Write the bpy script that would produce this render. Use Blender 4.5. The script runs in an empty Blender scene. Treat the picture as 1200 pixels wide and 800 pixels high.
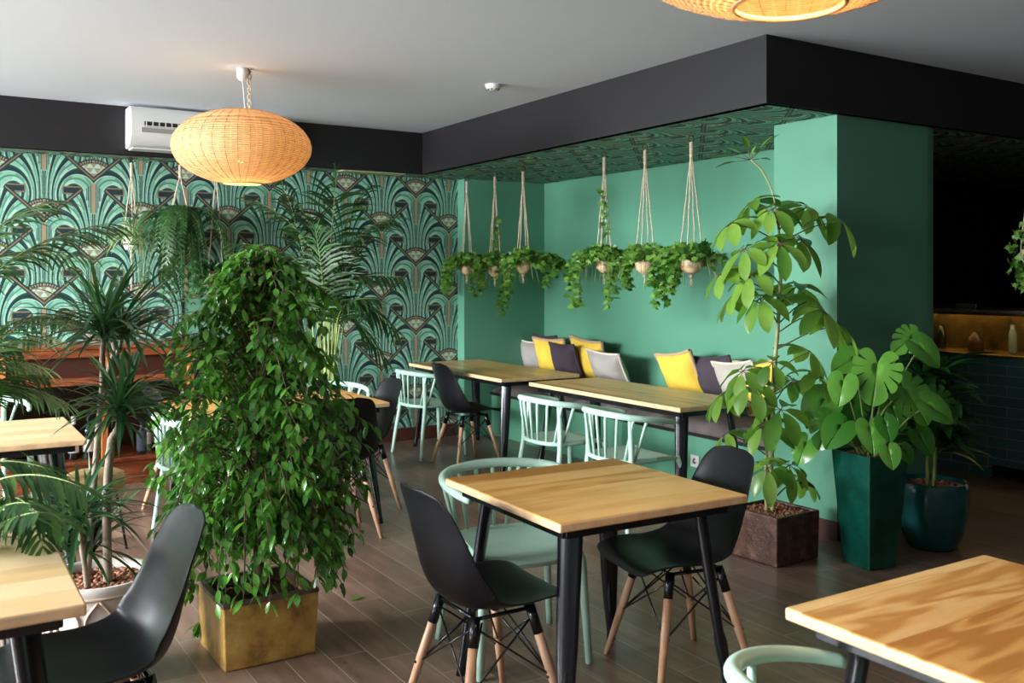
import bpy, math, random
from mathutils import Vector, Matrix
random.seed(7)
R = random.random
def U(a, b): return a + (b - a) * R()
COL = bpy.context.scene.collection
# ------------------------------------------------------------------ camera model of the place
YAW = math.radians(32); S = math.sin(YAW); C = math.cos(YAW)
F = 1110.0; HZ = 325.0; H = 1.52
ZB = 2.46      # underside of the black bulkhead
ZC = 2.83      # ceiling
def W(xr, d, z=0.0): return Vector((S*d + C*xr, C*d - S*xr, z))
def P(px, py, z):
    d = F*(H - z)/(py - HZ); return W((px-600)*d/F, d, z)
def PD(px, py, d): return W((px-600)*d/F, d, H - (py-HZ)*d/F)
def onX(px, X): return X/math.tan(YAW + math.atan((px-600)/F))
def onY(px, Y): return Y*math.tan(YAW + math.atan((px-600)/F))
def rz(fx, fd):
    w = W(fx, fd); return math.atan2(-w.x, w.y)

# ------------------------------------------------------------------ nodes
class N:
    def __init__(s, nt, sock): s.nt = nt; s.s = sock
    def _m(s, op, *o, clamp=False):
        n = s.nt.nodes.new('ShaderNodeMath'); n.operation = op; n.use_clamp = clamp
        for i, x in enumerate((s,) + o):
            if isinstance(x, N): s.nt.links.new(x.s, n.inputs[i])
            else: n.inputs[i].default_value = x
        return N(s.nt, n.outputs[0])
    def __add__(s, o): return s._m('ADD', o)
    def __sub__(s, o): return s._m('SUBTRACT', o)
    def __mul__(s, o): return s._m('MULTIPLY', o)
    def __truediv__(s, o): return s._m('DIVIDE', o)
    __radd__ = __add__; __rmul__ = __mul__
    def __rsub__(s, o): return (s*-1) + o
    def lt(s, o): return s._m('LESS_THAN', o)
    def gt(s, o): return s._m('GREATER_THAN', o)
    def abs(s): return s._m('ABSOLUTE')
    def frac(s): return s._m('FRACT')
    def floor(s): return s._m('FLOOR')
    def sqrt(s): return s._m('SQRT')
    def log(s): return s._m('LOGARITHM', 2.718)
    def sin(s): return s._m('SINE')
    def max(s, o): return s._m('MAXIMUM', o)
    def min(s, o): return s._m('MINIMUM', o)
def newmat(name):
    m = bpy.data.materials.new(name); m.use_nodes = True
    nt = m.node_tree; b = nt.nodes['Principled BSDF']
    return m, nt, b
def rgb(c): return (c[0], c[1], c[2], 1)
def mixc(nt, fac, a, b):
    n = nt.nodes.new('ShaderNodeMix'); n.data_type = 'RGBA'
    if isinstance(fac, (int, float)): n.inputs[0].default_value = fac
    else: nt.links.new(fac.s if isinstance(fac, N) else fac, n.inputs[0])
    for i, x in ((6, a), (7, b)):
        if isinstance(x, tuple): n.inputs[i].default_value = rgb(x)
        else: nt.links.new(x, n.inputs[i])
    return n.outputs[2]
def texco(nt, kind='Object'):
    t = nt.nodes.new('ShaderNodeTexCoord'); return t.outputs[kind]
def worldpos(nt):
    g = nt.nodes.new('ShaderNodeNewGeometry'); return g.outputs['Position']
def mapping(nt, v, scale=(1,1,1), rot=(0,0,0), loc=(0,0,0)):
    m = nt.nodes.new('ShaderNodeMapping'); nt.links.new(v, m.inputs[0])
    m.inputs['Scale'].default_value = scale; m.inputs['Rotation'].default_value = rot; m.inputs['Location'].default_value = loc
    return m.outputs[0]
def noise(nt, v, scale, detail=3, rough=.5, dist=0):
    n = nt.nodes.new('ShaderNodeTexNoise'); nt.links.new(v, n.inputs['Vector'])
    n.inputs['Scale'].default_value = scale; n.inputs['Detail'].default_value = detail
    n.inputs['Roughness'].default_value = rough; n.inputs['Distortion'].default_value = dist
    return n.outputs[0]
def ramp(nt, fac, stops, const=False):
    r = nt.nodes.new('ShaderNodeValToRGB'); nt.links.new(fac.s if isinstance(fac, N) else fac, r.inputs[0])
    if const: r.color_ramp.interpolation = 'CONSTANT'
    e = r.color_ramp.elements
    while len(e) > 1: e.remove(e[-1])
    e[0].position = stops[0][0]; e[0].color = rgb(stops[0][1])
    for p, c in stops[1:]:
        x = e.new(p); x.color = rgb(c)
    return r.outputs[0]
def bump(nt, b, h, strength=.3, dist=.01):
    n = nt.nodes.new('ShaderNodeBump'); n.inputs['Strength'].default_value = strength; n.inputs['Distance'].default_value = dist
    nt.links.new(h.s if isinstance(h, N) else h, n.inputs['Height']); nt.links.new(n.outputs[0], b.inputs['Normal'])
def plain(name, col, rough=.5, metal=0, var=.08, scale=6, bmp=0, spec=.5, coat=0):
    m, nt, b = newmat(name)
    co = texco(nt)
    nz = noise(nt, co, scale, 4)
    lo = tuple(max(0, c*(1-var)) for c in col); hi = tuple(min(1, c*(1+var)) for c in col)
    nt.links.new(ramp(nt, nz, [(.3, lo), (.7, hi)]), b.inputs['Base Color'])
    b.inputs['Roughness'].default_value = rough; b.inputs['Metallic'].default_value = metal
    b.inputs['Specular IOR Level'].default_value = spec; b.inputs['Coat Weight'].default_value = coat
    if bmp: bump(nt, b, noise(nt, co, scale*12, 3), bmp, .004)
    return m
M = {}
GREEN = (.10, .285, .185)
M['green'] = plain('green_wall_paint', GREEN, .42, var=.03, scale=1.5, spec=.35)
M['white_ceiling'] = plain('ceiling_white', (.70, .76, .84), .7, var=.01, scale=1, spec=.2)
M['black_paint'] = plain('bulkhead_black_paint', (.011, .010, .0115), .5, var=.05, scale=2, spec=.35)
M['black_wall'] = plain('black_wall', (.006, .006, .006), .6, spec=.2)
M['off_wall'] = plain('off_white_wall', (.55, .55, .52), .7, var=.02)
M['front_wall'] = plain('dark_front_wall', (.06, .07, .065), .6)
M['baseboard'] = plain('dark_red_skirting', (.07, .018, .012), .35, var=.3, scale=4)
M['black_plastic'] = plain('black_plastic_shell', (.005, .005, .0065), .40, var=.05, spec=.25)
M['black_metal'] = plain('black_steel', (.005, .006, .009), .22, var=.1, spec=.6)
M['mint'] = plain('mint_plastic', (.46, .68, .56), .38, var=.03, spec=.45)
M['white_plastic'] = plain('white_plastic', (.62, .62, .60), .35, var=.01)
M['dark_void'] = plain('dark_void', (.01, .01, .01), .8)
M['rope'] = plain('jute_rope', (.55, .44, .33), .9, var=.25, scale=60)
M['metal_ring'] = plain('bronze_ring', (.10, .05, .035), .4, metal=.6)
M['grey_metal'] = plain('grey_metal', (.5, .5, .5), .3, metal=.8)
def leafmat(name, c1, c2, trans=.25, rough=.32, per_object=False):
    m, nt, b = newmat(name)
    g = nt.nodes.new('ShaderNodeNewGeometry')
    oi = nt.nodes.new('ShaderNodeObjectInfo')
    col = ramp(nt, oi.outputs['Random'] if per_object else g.outputs['Random Per Island'], [(0, c1), (1, c2)])
    b.inputs['Roughness'].default_value = rough; b.inputs['Specular IOR Level'].default_value = .55
    nz = noise(nt, texco(nt), 22, 2)
    col2 = mixc(nt, N(nt, nz)*.35, col, tuple(c*.45 for c in c1))
    nt.links.new(col2, b.inputs['Base Color'])
    tr = nt.nodes.new('ShaderNodeBsdfTranslucent')
    hs = nt.nodes.new('ShaderNodeHueSaturation'); hs.inputs['Value'].default_value = 1.7; hs.inputs['Hue'].default_value = .485
    nt.links.new(col2, hs.inputs['Color']); nt.links.new(hs.outputs[0], tr.inputs['Color'])
    mx = nt.nodes.new('ShaderNodeMixShader'); mx.inputs[0].default_value = trans
    out = nt.nodes['Material Output']
    nt.links.new(b.outputs[0], mx.inputs[1]); nt.links.new(tr.outputs[0], mx.inputs[2]); nt.links.new(mx.outputs[0], out.inputs[0])
    return m
M['ficus_leaf'] = leafmat('ficus_leaf', (.028, .13, .018), (.14, .38, .045), .26, .2)
M['palm_leaf'] = leafmat('palm_leaf', (.012, .050, .012), (.05, .14, .03), .2, .52)
M['palm_leaf_light'] = leafmat('palm_leaf_light', (.014, .060, .014), (.07, .18, .03), .2, .36)
M['dracaena_leaf'] = leafmat('dracaena_leaf', (.012, .055, .02), (.06, .17, .05), .15, .3)
M['schefflera_leaf'] = leafmat('schefflera_leaf', (.07, .21, .02), (.27, .48, .07), .3, .28)
M['monstera_leaf'] = leafmat('monstera_leaf', (.04, .19, .02), (.17, .44, .06), .2, .17, True)
M['dark_leaf'] = leafmat('dark_glossy_leaf', (.014, .075, .018), (.045, .18, .04), .15, .28)
M['ivy_leaf'] = leafmat('ivy_leaf', (.04, .15, .02), (.24, .46, .08), .3, .35)
M['fern_leaf'] = leafmat('fern_leaf', (.015, .065, .015), (.05, .15, .035), .25, .4)
M['spider_leaf'] = leafmat('spider_leaf', (.16, .30, .09), (.50, .62, .34), .3, .35)
M['brown_leaf'] = leafmat('dry_leaf', (.10, .035, .02), (.16, .07, .04), .1, .6)
M['bark'] = plain('pale_bark', (.24, .19, .14), .75, var=.35, scale=25, bmp=.5)
M['green_stem'] = plain('green_stem', (.40, .38, .17), .5, var=.25, scale=12)
M['petiole'] = plain('petiole', (.16, .22, .06), .5, var=.3, scale=10)
M['yellow_stem'] = plain('cane_stem', (.20, .27, .06), .45, var=.3, scale=14)
M['brown_twig'] = plain('brown_twig', (.10, .055, .03), .7, var=.3, scale=20)
# wallpaper ----------------------------------------------------------
def wallpaper(name, ax, ay, x0, y0, sx=.70, sy=.642, sheen=.42):
    m, nt, b = newmat(name)
    sep = nt.nodes.new('ShaderNodeSeparateXYZ'); nt.links.new(worldpos(nt), sep.inputs[0])
    X = N(nt, sep.outputs[ax]); Y = N(nt, sep.outputs[ay])
    u = (X - x0)/sx; w = (Y - y0)/sy
    a = (u + w).frac(); c = (w - u).frac()
    p = (a - c)*(sx/2); q = (a + c)*(sy/2); ap = p.abs()
    NAVY = (.010, .030, .036); DG = (.010, .085, .055); MG = (.05, .20, .125); MI = (.20, .42, .31); PM = (.36, .54, .44); TAN = (.30, .225, .135); BZ = (.20, .14, .08)
    y2 = q - .085
    yq = (q - .215)*.82; dx1 = ap - .195; dx2 = ap + .195
    tt = ((dx1*dx1 + yq*yq)/(dx2*dx2 + yq*yq)).sqrt()
    band = (tt*5.0 + .42).frac()
    stp = ((((ap*1.3 + y2*.8)*8.5).floor()*.5 + .25).frac()).gt(.5)
    col = ramp(nt, band, [(0, NAVY), (.26, DG), (.36, PM), (.42, MI), (.66, MG), (.76, MI), (.96, PM)], True)
    col = mixc(nt, stp*band.gt(.42)*band.lt(.66)*.8, col, PM)
    col = mixc(nt, stp*band.gt(.76)*band.lt(.96)*.7, col, MG)
    rad = (ap*ap + q*q).sqrt(); ws = q - ap*(sy/sx)
    def seg(x0_, x1_, y0_, y1_): return ap.gt(x0_)*ap.lt(x1_)*q.gt(y0_)*q.lt(y1_)
    hook = seg(.125, .255, .222, .282)
    col = mixc(nt, hook*ws.gt(.0), col, NAVY)
    line = (seg(.125, .262, .276, .286)).max(seg(.125, .135, .228, .286)).max(seg(.125, .205, .224, .234))
    col = mixc(nt, line*ws.gt(.0), col, BZ)
    # wedge with triangles under a scalloped arc
    inw = ws.gt(.045)*rad.lt(.185)
    v = (q - .03)/.042; fv = v.frac(); tri = ((p/.056 + v.floor()*.5).frac() - .5).abs()*2
    tr = tri.lt(1.0 - fv)
    wc = mixc(nt, tr*rad.lt(.148), TAN, PM)
    dots = ((ap._m('ARCTAN2', q)*9).frac()).lt(.55)
    wc = mixc(nt, rad.gt(.152), wc, NAVY); wc = mixc(nt, rad.gt(.158)*rad.lt(.176)*dots, wc, TAN)
    col = mixc(nt, inw, col, wc)
    # V border
    vb = ws.lt(.045)*ap.lt(.262)
    col = mixc(nt, vb, col, NAVY)
    col = mixc(nt, vb*ws.gt(.014)*ws.lt(.029), col, BZ)
    # hanging stepped bar above
    bar = (q.gt(.395)*ap.lt(.024)).max(q.gt(.445)*ap.lt(.040)).max(q.gt(.50)*ap.lt(.056))
    bc = ramp(nt, ap/.06, [(0, TAN), (.26, NAVY), (.34, MI), (.41, DG), (.52, PM), (.58, NAVY), (.72, MI), (.80, DG), (.9, PM)], True)
    edge = q.lt(.403)*ap.lt(.024)
    bc = mixc(nt, edge, bc, MI)
    col = mixc(nt, bar, col, bc)
    nt.links.new(col, b.inputs['Base Color'])
    b.inputs['Roughness'].default_value = sheen; b.inputs['Specular IOR Level'].default_value = .4
    return m
# pine --------------------------------------------------------------
def pine(name, c1, c2, c3, plank=.13, gloss=.30, seed=0.0, bold=1.0):
    m, nt, b = newmat(name)
    co = texco(nt)
    sep = nt.nodes.new('ShaderNodeSeparateXYZ'); nt.links.new(co, sep.inputs[0])
    y = N(nt, sep.outputs[1]); idx = ((y + seed)/plank).floor()
    cmb = nt.nodes.new('ShaderNodeCombineXYZ')
    x = N(nt, sep.outputs[0])
    nt.links.new((x*1.0 + idx*3.7 + seed).s, cmb.inputs[0]); nt.links.new((y*5.5 + idx*1.3).s, cmb.inputs[1]); nt.links.new(sep.outputs[2], cmb.inputs[2])
    n1 = noise(nt, cmb.outputs[0], 1.6, 2, .5, .3)
    rings = ((N(nt, n1)*16*bold).sin()*.5 + .5)
    fine = noise(nt, mapping(nt, cmb.outputs[0], (3, 22, 3)), 4, 4, .6)
    wn = nt.nodes.new('ShaderNodeTexWhiteNoise'); wn.noise_dimensions = '1D'; nt.links.new((idx + seed*5).s, wn.inputs['W'])
    fac = (rings*.5 + N(nt, fine)*.45 + (N(nt, wn.outputs[0]) - .5)*.85)
    col = ramp(nt, fac, [(.12, c1), (.5, c2), (.9, c3)])
    jl = (((y + seed)/plank).frac() - .5).abs().gt(.492)
    col = mixc(nt, jl*.35, col, tuple(c*.45 for c in c3))
    nt.links.new(col, b.inputs['Base Color'])
    b.inputs['Roughness'].default_value = gloss; b.inputs['Specular IOR Level'].default_value = .45
    return m
M['pine'] = pine('honey_pine', (.80, .47, .16), (.66, .34, .085), (.44, .185, .035), bold=.8)
M['pine_bold'] = pine('bold_grain_pine', (.80, .54, .24), (.68, .38, .12), (.46, .20, .045), plank=.22, seed=.31, bold=2.1)
M['pine_pale'] = pine('pale_pine', (.78, .58, .33), (.72, .50, .25), (.62, .40, .17), seed=.53, bold=.6)
M['pine_edge'] = plain('pine_edge', (.72, .48, .27), .45, var=.15, scale=18)
M['beech'] = plain('beech_leg', (.62, .36, .22), .4, var=.12, scale=15)
# floor ---------------------------------------------------------------
def floormat():
    m, nt, b = newmat('wood_look_floor_tiles')
    sep = nt.nodes.new('ShaderNodeSeparateXYZ'); nt.links.new(worldpos(nt), sep.inputs[0])
    X = N(nt, sep.outputs[0]); Y = N(nt, sep.outputs[1])
    pw = .157; pl = .92
    row = ((X - 1.856)/pw).floor(); fx = ((X - 1.856)/pw).frac()
    wn = nt.nodes.new('ShaderNodeTexWhiteNoise'); wn.noise_dimensions = '1D'; nt.links.new(row.s, wn.inputs['W'])
    yy = Y/pl + N(nt, wn.outputs[0])*3; fy = yy.frac(); cy = yy.floor()
    g1 = (fx - .5).abs().gt(.5 - .0030/pw*.5*1.3); g2 = (fy - .5).abs().gt(.5 - .0016/pl)
    grout = g1.max(g2)
    wn2 = nt.nodes.new('ShaderNodeTexWhiteNoise'); wn2.noise_dimensions = '2D'
    cb = nt.nodes.new('ShaderNodeCombineXYZ'); nt.links.new(row.s, cb.inputs[0]); nt.links.new(cy.s, cb.inputs[1]); nt.links.new(cb.outputs[0], wn2.inputs['Vector'])
    cc = nt.nodes.new('ShaderNodeCombineXYZ'); nt.links.new((X*14 + row*7.3).s, cc.inputs[0]); nt.links.new((Y*1.6 + cy*3.1).s, cc.inputs[1])
    gr = noise(nt, cc.outputs[0], 1.3, 5, .58, .05)
    cl = noise(nt, worldpos(nt), 3.2, 3, .6)
    fac = N(nt, gr)*.72 + N(nt, cl)*.25 + (N(nt, wn2.outputs[0]) - .5)*.22
    col = ramp(nt, fac, [(.25, (.10, .060, .043)), (.5, (.18, .112, .080)), (.8, (.29, .195, .145))])
    col = mixc(nt, grout*.75, col, (.40, .33, .30))
    nt.links.new(col, b.inputs['Base Color'])
    rr = ramp(nt, N(nt, cl), [(.2, (.27,)*3), (.8, (.33,)*3)])
    nt.links.new(rr, b.inputs['Roughness']); b.inputs['Specular IOR Level'].default_value = .5
    bump(nt, b, grout*-1, .2, .003)
    return m
M['floor'] = floormat()
def mottled(name, stops, scale=8, rough=.3, bmp=.3, bscale=30, spec=.5):
    m, nt, b = newmat(name); co = texco(nt)
    nt.links.new(ramp(nt, noise(nt, co, scale, 6, .65), stops), b.inputs['Base Color'])
    b.inputs['Roughness'].default_value = rough; b.inputs['Specular IOR Level'].default_value = spec
    bump(nt, b, noise(nt, co, bscale, 4, .6), bmp, .006)
    return m
M['ochre_glaze'] = mottled('ochre_glazed_ceramic', [(.3, (.17, .09, .025)), (.5, (.45, .26, .06)), (.72, (.62, .41, .13))], 9, .38, .7, 28)
M['ochre_rim'] = mottled('brown_rim', [(.3, (.08, .05, .035)), (.7, (.16, .11, .08))], 14, .5)
M['brown_glaze'] = mottled('brown_glazed_ceramic', [(.3, (.045, .018, .012)), (.55, (.10, .045, .03)), (.75, (.20, .11, .08))], 16, .25, .7, 45)
M['green_glaze'] = mottled('dark_green_glazed_ceramic', [(.3, (.002, .035, .024)), (.7, (.006, .085, .058))], 6, .14, .2, 14)
M['teal_glaze'] = mottled('teal_glazed_ceramic', [(.3, (.004, .045, .045)), (.7, (.012, .10, .092))], 5, .16, .22, 16)
M['white_clay'] = mottled('whitewashed_clay', [(.3, (.50, .43, .37)), (.6, (.68, .63, .58))], 8, .8, .3, 30, .2)
M['clay_line'] = plain('clay_relief', (.52, .39, .30), .85, var=.2, scale=20)
M['pebble'] = leafmat('clay_pebbles', (.20, .075, .04), (.46, .20, .11), 0.0, .85)
M['soil'] = mottled('soil', [(.3, (.03, .015, .01)), (.7, (.10, .05, .03))], 40, .9)
M['coconut'] = mottled('terracotta_pot', [(.3, (.55, .36, .20)), (.7, (.72, .52, .33))], 10, .6, .1)
M['striped_pot'] = mottled('cream_pot', [(.3, (.65, .60, .50)), (.5, (.8, .76, .68))], 20, .5, .1)
def redwood():
    m, nt, b = newmat('red_stained_wood'); co = texco(nt)
    n = noise(nt, mapping(nt, co, (1.2, 14, 14)), 3, 5, .6, .5)
    nt.links.new(ramp(nt, n, [(.3, (.10, .022, .010)), (.55, (.24, .060, .022)), (.75, (.40, .12, .045))]), b.inputs['Base Color'])
    b.inputs['Roughness'].default_value = .24
    return m
M['redwood'] = redwood()
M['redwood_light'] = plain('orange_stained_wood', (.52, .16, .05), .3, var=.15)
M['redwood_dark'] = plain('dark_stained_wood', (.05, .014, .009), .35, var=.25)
def fabric(name, c, var=.12):
    m, nt, b = newmat(name); co = texco(nt)
    nz = noise(nt, co, 9, 3); w = noise(nt, co, 260, 2)
    nt.links.new(ramp(nt, N(nt, nz)*.6 + N(nt, w)*.4, [(.3, tuple(x*(1-var) for x in c)), (.7, tuple(min(1, x*(1+var)) for x in c))]), b.inputs['Base Color'])
    b.inputs['Roughness'].default_value = .95; b.inputs['Specular IOR Level'].default_value = .1
    bump(nt, b, N(nt, nz)*.8 + N(nt, w)*.2, .5, .01)
    return m
M['yellow_fabric'] = fabric('yellow_fabric', (.83, .55, .075))
M['grey_fabric'] = fabric('grey_fabric', (.36, .33, .30))
M['dark_fabric'] = fabric('dark_fabric', (.065, .05, .062))
M['beige_fabric'] = fabric('beige_fabric', (.44, .40, .34))
M['cream_trim'] = fabric('cream_trim', (.70, .62, .50))
M['tan_trim'] = fabric('tan_trim', (.50, .34, .22))
M['seat_fabric'] = fabric('mauve_grey_fabric', (.17, .135, .14), .3)
def tilemat():
    m, nt, b = newmat('teal_brick_tiles')
    sep = nt.nodes.new('ShaderNodeSeparateXYZ'); nt.links.new(worldpos(nt), sep.inputs[0])
    cb = nt.nodes.new('ShaderNodeCombineXYZ'); nt.links.new(sep.outputs[1], cb.inputs[0]); nt.links.new(sep.outputs[2], cb.inputs[1])
    br = nt.nodes.new('ShaderNodeTexBrick'); nt.links.new(cb.outputs[0], br.inputs['Vector'])
    br.inputs['Color1'].default_value = (.06, .16, .17, 1); br.inputs['Color2'].default_value = (.08, .20, .21, 1); br.inputs['Mortar'].default_value = (.30, .34, .33, 1)
    br.inputs['Scale'].default_value = 1; br.inputs['Brick Width'].default_value = .30; br.inputs['Row Height'].default_value = .078; br.inputs['Mortar Size'].default_value = .003
    nt.links.new(br.outputs[0], b.inputs['Base Color']); b.inputs['Roughness'].default_value = .18
    bump(nt, b, N(nt, br.outputs['Fac'])*-1, .4, .003)
    return m
M['tiles'] = tilemat()
M['brass'] = mottled('aged_brass', [(.35, (.10, .055, .02)), (.65, (.60, .38, .13))], 4, .28, .15, 12)
M['brass'].node_tree.nodes['Principled BSDF'].inputs['Metallic'].default_value = .9
M['stone_top'] = mottled('stone_worktop', [(.3, (.16, .11, .09)), (.7, (.28, .22, .19))], 12, .3, .05)
def glassmat(name, tint=(.9, .95, .92), fac=.12, rough=.02):
    m, nt, b = newmat(name)
    t = nt.nodes.new('ShaderNodeBsdfTransparent'); t.inputs[0].default_value = rgb(tint)
    g = nt.nodes.new('ShaderNodeBsdfGlossy'); g.inputs['Roughness'].default_value = rough
    mx = nt.nodes.new('ShaderNodeMixShader'); mx.inputs[0].default_value = fac
    nz = noise(nt, texco(nt), 3, 2); nt.links.new((N(nt, nz)*.02 + fac).s, mx.inputs[0])
    nt.links.new(t.outputs[0], mx.inputs[1]); nt.links.new(g.outputs[0], mx.inputs[2]); nt.links.new(mx.outputs[0], nt.nodes['Material Output'].inputs[0])
    return m
M['glass'] = glassmat('clear_glass')
M['bottle_glass'] = plain('dark_bottle_glass', (.008, .014, .012), .06, spec=.7)
M['clear_bottle'] = plain('pale_bottle_glass', (.20, .26, .27), .08, spec=.7)
M['label_white'] = plain('white_paper', (.75, .73, .70), .7)
M['label_red'] = plain('pink_red_paper', (.45, .10, .09), .7, var=.5, scale=80)
M['label_dark'] = plain('slate_paper', (.05, .06, .09), .7)
M['cork'] = mottled('woven_cork', [(.3, (.25, .17, .07)), (.7, (.42, .32, .16))], 30, .9, .8, 60, .2)
M['board_green'] = plain('sage_green_board', (.13, .30, .20), .5, var=.04)
M['hatch'] = plain('pale_yellow_panel', (.45, .48, .24), .5)
def emit(name, col, st):
    m, nt, b = newmat(name); b.inputs['Emission Color'].default_value = rgb(col); b.inputs['Emission Strength'].default_value = st
    b.inputs['Base Color'].default_value = rgb(col); return m
M['bulb'] = emit('lit_bulb', (1, .72, .40), 14)
M['strip'] = emit('warm_light_strip', (1, .62, .22), 5)
def wicker():
    m, nt, b = newmat('woven_wicker'); co = texco(nt)
    sep = nt.nodes.new('ShaderNodeSeparateXYZ'); nt.links.new(co, sep.inputs[0])
    x = N(nt, sep.outputs[0]); y = N(nt, sep.outputs[1]); z = N(nt, sep.outputs[2])
    ang = y._m('ARCTAN2', x)
    nz = noise(nt, mapping(nt, co, (9, 9, 60)), 1.6, 4, .7)
    rad = (x*x + y*y).sqrt()
    rows = ((z*620 + rad*300 + N(nt, nz)*7.0).sin()*.5 + .5)
    rib = ((ang*(36/6.2832)).frac() - .5).abs().lt(.04)
    fac = rows*.55 + N(nt, nz)*.5
    col = ramp(nt, fac, [(.22, (.17, .08, .03)), (.42, (.46, .27, .115)), (.85, (.70, .48, .25))])
    col = mixc(nt, rib*.3, col, (.78, .56, .32))
    nt.links.new(col, b.inputs['Base Color']); b.inputs['Roughness'].default_value = .65
    bump(nt, b, rows + rib*1.0, .5, .004)
    tr = nt.nodes.new('ShaderNodeBsdfTranslucent'); nt.links.new(mixc(nt, .5, col, (1., .70, .36)), tr.inputs[0])
    tp = nt.nodes.new('ShaderNodeBsdfTransparent'); tp.inputs[0].default_value = (1, .93, .8, 1)
    m1 = nt.nodes.new('ShaderNodeMixShader'); m1.inputs[0].default_value = .17
    nt.links.new(b.outputs[0], m1.inputs[1]); nt.links.new(tr.outputs[0], m1.inputs[2])
    m2 = nt.nodes.new('ShaderNodeMixShader')
    nt.links.new(((fac.lt(.22))*(1.0 - rib)*.12).s, m2.inputs[0]); nt.links.new(m1.outputs[0], m2.inputs[1]); nt.links.new(tp.outputs[0], m2.inputs[2])
    nt.links.new(m2.outputs[0], nt.nodes['Material Output'].inputs[0])
    return m
M['wicker'] = wicker()

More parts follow.
